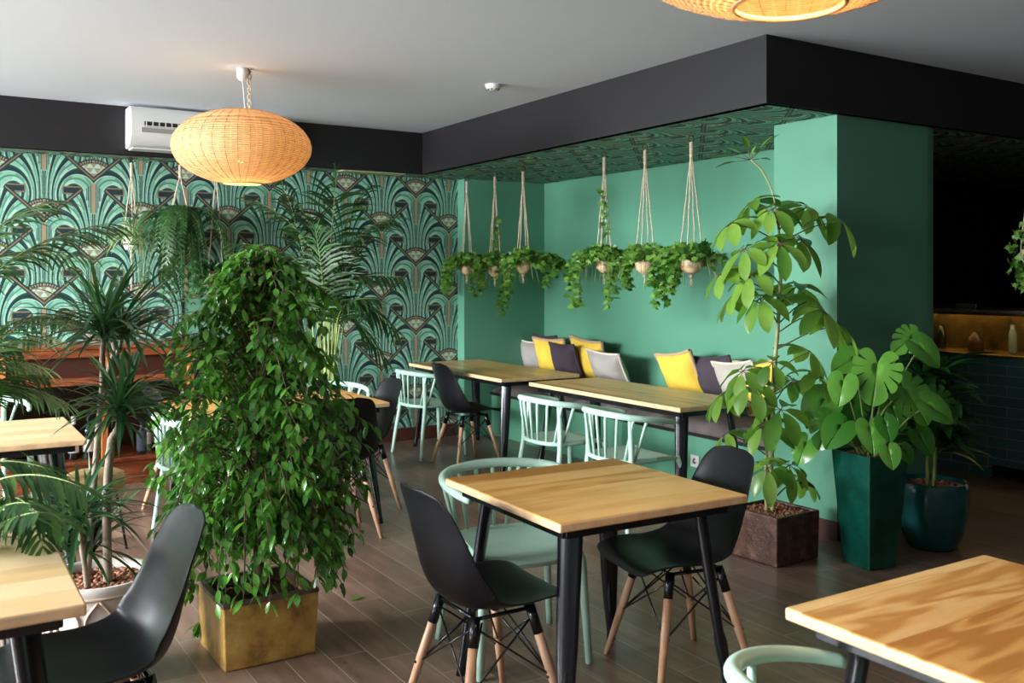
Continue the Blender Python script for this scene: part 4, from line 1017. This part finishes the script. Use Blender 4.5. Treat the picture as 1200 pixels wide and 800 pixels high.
for a in ((855,262,-.05,-1,0),(880,238,.10,0,0),(905,245,-.10,0,1,.17),(946,243,.05,1,0,.18),(985,258,-.05,1,0,.20,5),(872,292,-.15,-1,0,.18),(915,285,-.20,0,0,.18),(938,280,-.12,1,0,.20),
          (845,320,-.05,-1,0,.17),(880,322,-.18,-1,0,.17,6),(935,335,.15,1,0,.18),(952,350,.02,1,0,.17,6),(965,365,-.15,1,0,.20),(985,380,-.05,1,0,.19,5),(890,350,-.10,0,0,.18),
          (860,345,.08,-1,0,.16),(950,412,.0,1,0,.18,6),(960,440,-.1,1,0,.17,5),(870,435,-.12,-1,0,.17),(848,460,.0,-1,0,.18),(880,452,-.2,-1,0,.18),(905,425,-.2,0,0,.15,5),(930,445,.1,1,0,.17),
          (915,480,-.22,0,0,.20,6),(895,498,-.05,-1,0,.17),(850,508,.06,-1,0,.15,5),(925,545,-.12,1,0,.17,6),(900,548,-.2,0,0,.17,6),(940,560,.08,1,0,.15,6)):
    px, py, dd, tx, ty = a[:5]; L = a[5] if len(a) > 5 else .18; n = a[6] if len(a) > 6 else 7
    umb(px, py, dd, tx, ty, L, n)
c = L_(880,187,.02)
for (x, y) in ((838,180),(842,192),(856,172),(872,160),(902,160),(908,158),(900,185),(885,172)):
    e = L_(x, y, U(-.08,.1)); b = c.lerp(e, .45); pe.tube([c, b], .002, 5); leaf(fo, b, (e-b), (e-b).length*1.25, .045, OV, .3, .3, 5)
tr.build('trunk', M['green_stem'], um); pe.build('petioles', M['brown_twig'], um); fo.build('foliage', M['schefflera_leaf'], um)
m = MB(); leaf(m, L_(936,566,-.05), (C*.9,-S*.9,-.15), .10, .05, OV, .3, .9, 5); m.build('dry_leaf', M['brown_leaf'], um)
# ---- swiss cheese plant in the tall dark green planter
pm = PD(1019, 600, 5.02); pm.z = 0; pa = math.radians(45) - math.atan2(S*1+C*(1019-600)/F, C*1-S*(1019-600)/F)
mo = thing('potted_swiss_cheese_plant', 'swiss cheese plant with split leaves in a tall tapered dark green planter', 'plant', pm)
square_pot(mo, .275, .275, .60, M['green_glaze'], None, .68, .016, rot=pa, inner=.03)
m = MB(); k = .24/2; vs = [(x*math.cos(pa)-y*math.sin(pa), x*math.sin(pa)+y*math.cos(pa), .572) for x, y in ((-k,-k),(k,-k),(k,k),(-k,k))]; m.add(vs, [(0,1,2,3)]); m.build('soil', M['soil'], mo, smooth=False)
pebbles(mo, ('box', .12, .12, pa), .575, 300)
ml = Vector(mo.location); MD = S*ml.x + C*ml.y
def Q(px, py, dd=0): return PD(px, py, MD+dd) - ml
def monleaf(px, py, dd, tx, ty, L, split, face=(0,-1,.5), lab=None):
    """px,py = petiole joint; tx,ty = photo direction of the tip; face = normal in photo (right, depth, up)"""
    m = MB(); b = Q(px, py, dd); tipd = W(tx, face[0]*0 + .0, 0); tipd.z = -ty
    fn = W(face[0], face[1], face[2])
    g = Vector((U(-.05,.05), U(-.05,.05), .575)); mid = g.lerp(b, .55) + Vector((0,0,.05)) + Vector((g.x, g.y, 0))*.5
    pts = catmull([g, mid, b], 6); s = MB(); s.tube(pts, [.0062-.003*i/(len(pts)-1) for i in range(len(pts))], 7)
    bigleaf(m, b, tipd - fn.normalized()*tipd.dot(fn.normalized()), fn, L, split, .22, .80)
    o = m.weld().build('leaf', M['monstera_leaf'], mo, sub=1); s.build('petiole', M['petiole'], o)
for a in ((1028,430,-.15,-.15,1,.21,True,(-.2,-1,.35)),(988,448,-.18,-.2,1,.125,False,(-.3,-1,.4)),(1062,458,-.05,.45,1,.21,True,(.2,-1,.6)),(1098,470,.05,.8,.7,.17,True,(.3,-1,.5)),
          (1070,395,.12,-.6,.5,.15,True,(-.2,-1,.8)),(1078,405,.0,.5,.7,.15,False,(.3,-1,.7)),(965,470,.05,-.5,.8,.17,False,(-.4,-1,.5)),(972,495,-.05,-.4,1,.16,True,(-.3,-1,.5)),
          (985,500,-.15,-.5,.8,.14,False,(-.3,-1,.7)),(1020,502,-.2,0,1,.13,False,(0,-1,.6)),(1038,495,-.22,.1,1,.10,False,(0,-1,.6)),(1042,528,-.25,.1,1,.095,False,(0,-1,.5)),(1060,528,-.15,.5,.8,.08,False,(.3,-1,.4)),
          (1000,420,.12,-.6,.4,.14,False,(-.2,-1,.9)),(1078,510,-.02,.4,.9,.12,False,(.2,-1,.5)),(1090,475,-.1,.7,.5,.15,False,(.3,-1,.8)),(945,520,.02,-.4,1,.12,False,(-.5,-1,.5)),(1048,440,.15,.2,.5,.15,True,(0,-1,1)),
          (1000,470,.1,-.2,1,.15,True,(0,-1,.6)),(1045,475,.05,.1,1,.15,True,(.2,-1,.7))):
    monleaf(*a)
# ---- dark leaved plant in the round teal pot
pt = PD(1092, 600, 5.36); pt.z = 0
te = thing('potted_peace_lily', 'dark leafy plant with upright lance leaves in a round teal glazed pot', 'plant', pt)
m = MB(); m.lathe([(.001,0),(.120,0),(.135,.01),(.165,.08),(.186,.18),(.194,.27),(.192,.345),(.188,.372),(.180,.376),(.172,.366),(.168,.33),(.001,.32)], n=56); m.build('planter', M['teal_glaze'], te)
pebbles(te, ('round', .166), .338, 480)
tl = Vector(te.location); TD = S*tl.x + C*tl.y; fo = MB(); tr = MB()
for s in range(3):
    a = s*2.1; sp = catmull([(.02*math.cos(a), .02*math.sin(a), .32), (.03*math.cos(a+.6), .03*math.sin(a+.6), .7), (.05*math.cos(a), .05*math.sin(a), 1.02-.08*s)], 6); tr.tube(sp, [.012-.006*i/(len(sp)-1) for i in range(len(sp))], 8)
    for k in range(3, len(sp)):
        for q in range(6):
            d = (rdir(-.1,.7) + Vector((0,0,.35))).normalized(); pb_ = sp[k] + d*.06; tr.tube([sp[k], pb_], .0022, 5)
            leaf(fo, pb_, d, U(.18,.28), U(.065,.09), LAN, U(.5,1.3), .3, 6)
tr.build('stems', M['yellow_stem'], te); fo.build('foliage', M['dark_leaf'], te)
# ---- kentia palm against the wallpaper
kp = PD(382, 470, 7.30); kp.z = 0
ke = thing('potted_palm', 'tall feathery palm against the wallpaper, behind the half-hidden table', 'plant', kp)
m = MB(); m.lathe([(.001,0),(.13,0),(.15,.02),(.19,.30),(.195,.34),(.18,.34),(.175,.30),(.001,.30)], n=40); m.build('planter', M['brown_glaze'], ke)
kl = Vector(ke.location); KD = S*kl.x + C*kl.y
def palm(root, rl, RD, specs, base_z, matl, r0=.008, n=26, L=.34, w=.022, sp=.04):
    for (bx, by, bd, tx, ty, td, k) in specs:
        b = PD(bx, by, RD+bd) - rl; t = PD(tx, ty, RD+td) - rl
        g = Vector((U(-sp,sp), U(-sp,sp), base_z)); s = MB(); f = MB()
        st = catmull([g, g.lerp(b, .5)+Vector((0,0,.03)), b], 5); s.tube(st, r0, 6)
        dirv = (st[-1] - st[-3]).normalized(); ctrl = b + dirv*(t-b).length*.55
        frond(f, s, b, ctrl, t, int(n*k), L*k, w, 1.0, .85, r0*.8, .02)
        o = f.build('frond', matl, root); s.build('frond_stalk', M['yellow_stem'], o)
palm(ke, kl, KD, [(378,345,0,300,235,-.1,1.0),(385,330,.1,395,205,.15,1.0),(392,340,0,455,255,-.1,1.0),(372,350,-.1,282,285,-.3,.95),(396,360,0,468,325,-.2,.95),(365,365,.1,330,212,.2,.9),(400,370,-.1,462,385,-.3,.9),
    (388,350,.2,430,222,.25,.9),(372,372,-.15,312,330,-.35,.8),(395,380,-.2,440,350,-.4,.8),(380,370,-.2,370,270,-.3,.85),(402,385,0,450,420,-.1,.8),(384,360,.15,350,240,.2,.9),(390,380,-.1,415,300,-.2,.75)], .30, M['palm_leaf'], .007, 26, .36, .026)
# ---- palm at the left edge
lp = W(-2.02, 2.85)
le = thing('potted_palm', 'feathery palm reaching in from the left edge over the pale tables', 'plant', lp)
m = MB(); m.lathe([(.001,0),(.15,0),(.17,.02),(.20,.34),(.205,.38),(.19,.38),(.185,.34),(.001,.34)], n=40); m.build('planter', M['white_clay'], le)
ll = Vector(le.location)
palm(le, ll, 2.85, [(-60,400,.2,125,262,.4,1.0),(-80,380,.4,105,300,.9,.9),(-60,470,.3,75,372,.9,.9),(-50,490,.4,72,470,.8,.9),(-70,480,.5,50,430,1.0,.8),(-70,610,0,95,570,-.1,.8),(-70,640,-.1,75,610,-.3,.7),
    (-50,650,-.2,45,600,-.4,.6),(-80,590,.1,60,550,.1,.8),(-60,350,.1,60,235,.3,.9),(-70,500,.4,60,395,1.1,.8),(-50,620,.1,50,640,-.2,.7),(-60,500,.3,50,440,.6,.8),(-60,640,-.1,35,590,-.3,.6),(-90,470,.2,20,410,.5,.8)], .34, M['palm_leaf_light'], .007, 36, .23, .015)
# ---- hanging planters
def hanger(m, top, n, potr, zp, zrim, ring=True, braid=True):
    """top, in local coords (0,0,0 = hook)"""
    if ring:
        m.cur = 1; m.tube([(.022*math.cos(2*math.pi*i/20), 0, -.022+.022*math.sin(2*math.pi*i/20)) for i in range(21)], .0035, 6, cap=False); m.cur = 0
    kn = -.09
    for q in range(3): m.tube([(.008*math.cos(i*.9+q*2.1), .008*math.sin(i*.9+q*2.1), -.042-(kn*-1-.042+.06)*i/14) for i in range(15)], .0055, 5)
    for q in range(n):
        a = 2*math.pi*q/n + .5; e = (potr*1.02*math.cos(a), potr*1.02*math.sin(a), zrim)
        pts = [Vector((.004*math.cos(a), .004*math.sin(a), kn-.05)).lerp(Vector(e), i/10) + Vector((math.sin(i*2.2), math.cos(i*2.2), 0))*.0018 for i in range(11)]
        m.tube(pts, .0045, 5)
        m.tube([e, (potr*.85*math.cos(a+.4), potr*.85*math.sin(a+.4), (zrim+zp)/2-.01), (0, 0, zp-.012)], .0035, 5)
    m.ico((0, 0, zp-.018), .016); 
    for q in range(7): a = q*.9; m.tube([(0,0,zp-.02), (.010*math.cos(a), .010*math.sin(a), zp-.065-.01*(q % 3))], .0028, 4)
def ivy_pot(px, zpot, label, seed, potr=.062, trails=(), climb=None, X=4.33, nl=330, spread=.24):
    random.seed(seed); Y = onX(px, X)
    t = thing('hanging_ivy', label, 'hanging plant', (X, Y, ZB), 0, None)
    zp = zpot-.055-ZB; zr = zpot+.045-ZB
    m = MB(); m.lathe([(.001,zp),(potr*.45,zp+.004),(potr*.85,zp+.03),(potr,zp+.065),(potr*.97,zr),(potr*.88,zr),(potr*.85,zr-.02),(.001,zr-.02)], n=32); m.build('pot', M['coconut'], t)
    m = MB(); hanger(m, None, 4, potr, zp, zr); m.build('macrame_hanger', [M['rope'], M['metal_ring']], t)
    fo = MB(); vi = MB()
    for i in range(nl):
        d = rdir(-.35, .9); rr = potr*1.0 + spread*R()**1.3*.62; q = Vector((d.x*rr, d.y*rr, zr + d.z*.105 + .03)) - Vector((0,0,rr*.22))
        if Vector((q.x, q.y, 0)).length < potr*1.15 and q.z < zr: q.z = zr + U(.0, .07)
        if (q.x*-S + q.y*-C) > .03 and abs(q.x*C - q.y*S) < potr*1.1 and q.z < zr+.01: q.z = zr + U(.0, .09); q = q*.999
        n = (Vector((d.x, d.y, .5)) + rdir()*.5).normalized(); dd = (Vector((d.x, d.y, -.3)) + rdir()*.9).normalized()
        ivyleaf(fo, q, dd, U(.035,.066), n)
    for i in range(26):
        a = U(0, 2*math.pi); r1 = U(.08, spread); e = Vector((math.cos(a)*r1, math.sin(a)*r1, zr-U(.04,.22)))
        vi.tube(catmull([(0,0,zr-.01), (math.cos(a)*r1*.6, math.sin(a)*r1*.6, zr+.04), e], 4), .0016, 4)
    for (rx, rd, dz) in trails:
        wv = W(rx, rd); e = Vector((wv.x, wv.y, zr-dz)); pts = catmull([(0,0,zr), Vector((wv.x*.7, wv.y*.7, zr+.05)), Vector((wv.x*.98, wv.y*.98, zr-dz*.4)), e], 7)
        vi.tube(pts, .002, 4)
        for p in pts[5:]:
            for k in range(3):
                d = rdir(-.6,.3); ivyleaf(fo, p + rdir()*.025, (d + Vector((0,0,-.5))).normalized(), U(.035,.06), (Vector((d.x, d.y, .2)) + W(0,-.6)).normalized())
    if climb:
        e = Vector(climb); pts = catmull([(0,0,zr), e*.5 + Vector((0,0,zr*.5+.02)), Vector((e.x, e.y, e.z))], 6); vi.tube(pts, .002, 4)
        for p in pts[3:]:
            for k in range(3): ivyleaf(fo, p + rdir()*.02, rdir(-.3,.6), U(.03,.05), W(0,-1) + rdir()*.5)
    vi.build('vines', M['petiole'], t); fo.build('foliage', M['ivy_leaf'], t)
    return t
ivy_pot(547, 1.60, 'ivy in a small pale pot on a rope hanger, leftmost of the niche row', 11, trails=((-.20,-.02,.20),(-.22,.1,.25),(-.16,-.1,.22),(.12,0,.16)))
ivy_pot(580, 1.58, 'ivy with one stem climbing its ropes, second hanger from the left in the niche', 12, trails=((.05,-.1,.42),(.08,-.12,.36),(-.12,0,.22),(-.2,-.05,.26),(.1,.1,.3)), climb=(.0,-.03,-.40))
ivy_pot(613, 1.61, 'spreading ivy on a tall narrow rope hanger, third from the left in the niche', 13, trails=((.30,.0,.06),(.34,.05,.02),(.20,0,.18),(-.12,-.1,.28),(.26,-.05,.12)))
ivy_pot(708, 1.61, 'ivy with long trailing stems on braided ropes, left of the pale round pot', 14, trails=((-.24,.0,.32),(-.20,-.08,.35),(.02,-.1,.32),(.18,0,.22),(.10,.1,.26),(-.26,.05,.15),(.14,-.05,.18)), climb=(-.06,-.06,-.30))
ivy_pot(756, 1.60, 'ivy around a pale round pot with a white rope tassel, second hanger from the right', 15, potr=.072, trails=((.22,0,.14),(.18,-.05,.20),(-.14,.05,.10),(.24,.05,.06)))
ivy_pot(810, 1.60, 'ivy in a cream bowl pot, rightmost rope hanger of the niche row', 16, potr=.080, trails=((-.20,0,.24),(-.22,.05,.30),(-.14,-.05,.22),(-.16,.1,.28),(-.26,0,.16)))
random.seed(21)
# spider plant
Ys = 7.86; Xs = onY(154, Ys); dS = S*Xs + C*Ys; zS = H - (282-HZ)*dS/F
sp = thing('hanging_spider_plant', 'spider plant in a cream patterned pot hanging before the wallpaper', 'hanging plant', (Xs, Ys, ZB))
zp = zS-.07-ZB; zr = zS+.03-ZB
m = MB(); m.lathe([(.001,zp),(.045,zp),(.058,zp+.03),(.062,zr),(.054,zr),(.05,zr-.02),(.001,zr-.02)], n=28); po = m.build('pot', M['striped_pot'], sp)
m = MB(); m.lathe([(.0605,zp+.035),(.0618,zp+.048)], n=28)
for k in range(12): a = k*math.pi/6; m.box((.0612*math.cos(a), .0612*math.sin(a), zp+.068), (.004, .012, .02), Matrix.Rotation(a, 3, 'Z'))
m.build('pattern', M['brown_glaze'], po, smooth=False)
m = MB(); hanger(m, None, 3, .06, zp, zr); m.tube([(0,0,zp-.02),(.004,0,zp-.14),(0,.004,zp-.34)], .006, 6); m.build('macrame_hanger', [M['rope'], M['metal_ring']], sp)
fo = MB()
for i in range(70): leaf(fo, (0,0,zr-.01), (rdir(.1,1)+Vector((0,0,.4))).normalized(), U(.20,.34), .019, STRAP, U(1.2,2.6), .3, 7)
for s in range(3):
    a = U(0,6); e = Vector((.12*math.cos(a), -.08, zr-.25-.07*s))
    fo.tube(catmull([(0,0,zr), (e.x*.8, e.y*.8, zr+.03), e], 5), .0015, 4)
    for i in range(10): leaf(fo, e, rdir(-.3,1), U(.04,.07), .007, STRAP, 1.2, .2, 4)
fo.build('foliage', M['spider_leaf'], sp)
# fern
Yf = 7.80; Xf = onY(211, Yf); dF = S*Xf + C*Yf; zF = H - (248-HZ)*dF/F
fe = thing('hanging_fern', 'big dark fern with long drooping fronds on a rope hanger before the wallpaper', 'hanging plant', (Xf, Yf, ZB))
zp = zF-.10-ZB; zr = zF-ZB
m = MB(); m.lathe([(.001,zp),(.06,zp),(.085,zp+.05),(.095,zr),(.085,zr),(.08,zr-.02),(.001,zr-.02)], n=28); m.build('pot', M['brown_glaze'], fe)
m = MB(); hanger(m, None, 4, .09, zp, zr); m.build('macrame_hanger', [M['rope'], M['metal_ring']], fe)
fo = MB(); st = MB()
for i in range(95):
    a = U(0, 2*math.pi); r = U(.12, .44); dz = U(.10, .75); d = Vector((math.cos(a), math.sin(a), 0))
    if d.y > .3: r *= .4
    frond(fo, st, (0,0,zr-.01), d*r*.8 + Vector((0,0,zr+U(.05,.17))), d*r + Vector((0,0,zr-dz*(1.15-r))), 22, .062, .016, .3, .3, .002, .05, OV, 2, .1)
fo.build('foliage', M['fern_leaf'], fe); st.build('fern_stalks', M['petiole'], fe)
# third hanger (partly behind the fig)
Xg = onY(253, Yf); dG = S*Xg + C*Yf; zG = H - (318-HZ)*dG/F
ha = thing('hanging_trailing_plant', 'dark trailing plant on long ropes behind the top of the weeping fig', 'hanging plant', (Xg, Yf, ZB))
zp = zG-.10-ZB; zr = zG-ZB
m = MB(); m.lathe([(.001,zp),(.05,zp),(.075,zp+.05),(.08,zr),(.07,zr),(.065,zr-.02),(.001,zr-.02)], n=28); m.build('pot', M['brown_glaze'], ha)
m = MB(); hanger(m, None, 4, .08, zp, zr); m.build('macrame_hanger', [M['rope'], M['metal_ring']], ha)
fo = MB()
for i in range(26):
    a = U(0, 6.28); d = Vector((math.cos(a), math.sin(a) if math.sin(a) < .3 else .1, 0)); r = U(.05,.2); pts = catmull([(0,0,zr), d*r+Vector((0,0,zr+.06)), d*r*1.1 + Vector((0,0,zr-U(.1,.3)))], 6)
    for p in pts[1:]:
        for k in range(2): leaf(fo, p, (rdir()+Vector((0,0,-.3))).normalized(), U(.05,.09), .03, OV, 1, .2, 3)
fo.build('foliage', M['dark_leaf'], ha)
# ivy near the bar
wI = PD(1212, 300, 5.6)
iv = thing('hanging_ivy', 'ivy lit golden at the right edge before the dark bar', 'hanging plant', (wI.x, wI.y, ZB))
m = MB(); zz = wI.z-ZB; m.lathe([(.001,zz-.06),(.05,zz-.055),(.075,zz),(.07,zz+.04),(.06,zz+.04),(.001,zz+.02)], n=28); m.build('pot', M['coconut'], iv)
m = MB(); hanger(m, None, 4, .07, zz-.06, zz+.04); m.build('macrame_hanger', [M['rope'], M['metal_ring']], iv)
fo = MB()
for i in range(300):
    d = rdir(-.9,.9); rr = U(.06,.15); ivyleaf(fo, Vector((d.x*rr, d.y*rr, zz + d.z*.24)), (rdir()+Vector((0,0,-.4))).normalized(), U(.035,.06), (Vector((d.x,d.y,.3))+rdir()*.5))
fo.build('foliage', M['ivy_leaf'], iv)
# ================================================================== LIGHT, CAMERA
def area(name, loc, rot, sx, sy, e, col):
    l = bpy.data.lights.new(name, 'AREA'); l.shape = 'RECTANGLE'; l.size = sx; l.size_y = sy; l.energy = e; l.color = col
    o = bpy.data.objects.new(name, l); COL.objects.link(o); o.location = loc; o.rotation_euler = rot; return o
for i, (a, b) in enumerate(WINS):
    area('window_daylight', (XW-1.5, (a+b)/2-.3, 2.9), (0, math.radians(-74), math.radians(6)), 2.2, b-a+.6, (400, 1900, 2300)[i], (.93, .97, 1.0))
wl = bpy.data.lights.new('case_light', 'AREA'); wl.shape = 'RECTANGLE'; wl.size = .05; wl.size_y = 2.6; wl.energy = 3; wl.color = (1, .62, .25)
wo = bpy.data.objects.new('case_light', wl); COL.objects.link(wo); wo.location = (XT+.12, 4.1, 1.235)
w = bpy.data.worlds.new('World'); bpy.context.scene.world = w; w.use_nodes = True
w.node_tree.nodes['Background'].inputs[0].default_value = (.80, .89, 1, 1); w.node_tree.nodes['Background'].inputs[1].default_value = 6.0
cd = bpy.data.cameras.new('Camera'); cam = bpy.data.objects.new('Camera', cd); COL.objects.link(cam)
cam.location = (0, 0, H); cam.rotation_euler = (math.pi/2, 0, -YAW)
cd.sensor_width = 36; cd.lens = 36*F/1200; cd.shift_y = -(400-HZ)/1200; cd.clip_start = .05
cd.dof.use_dof = True; cd.dof.focus_distance = 4.6; cd.dof.aperture_fstop = 5.0
sc = bpy.context.scene; sc.camera = cam
sc.view_settings.view_transform = 'Standard'; sc.view_settings.look = 'None'; sc.view_settings.exposure = 0.22; sc.view_settings.gamma = 1
sc.view_settings.use_curve_mapping = False
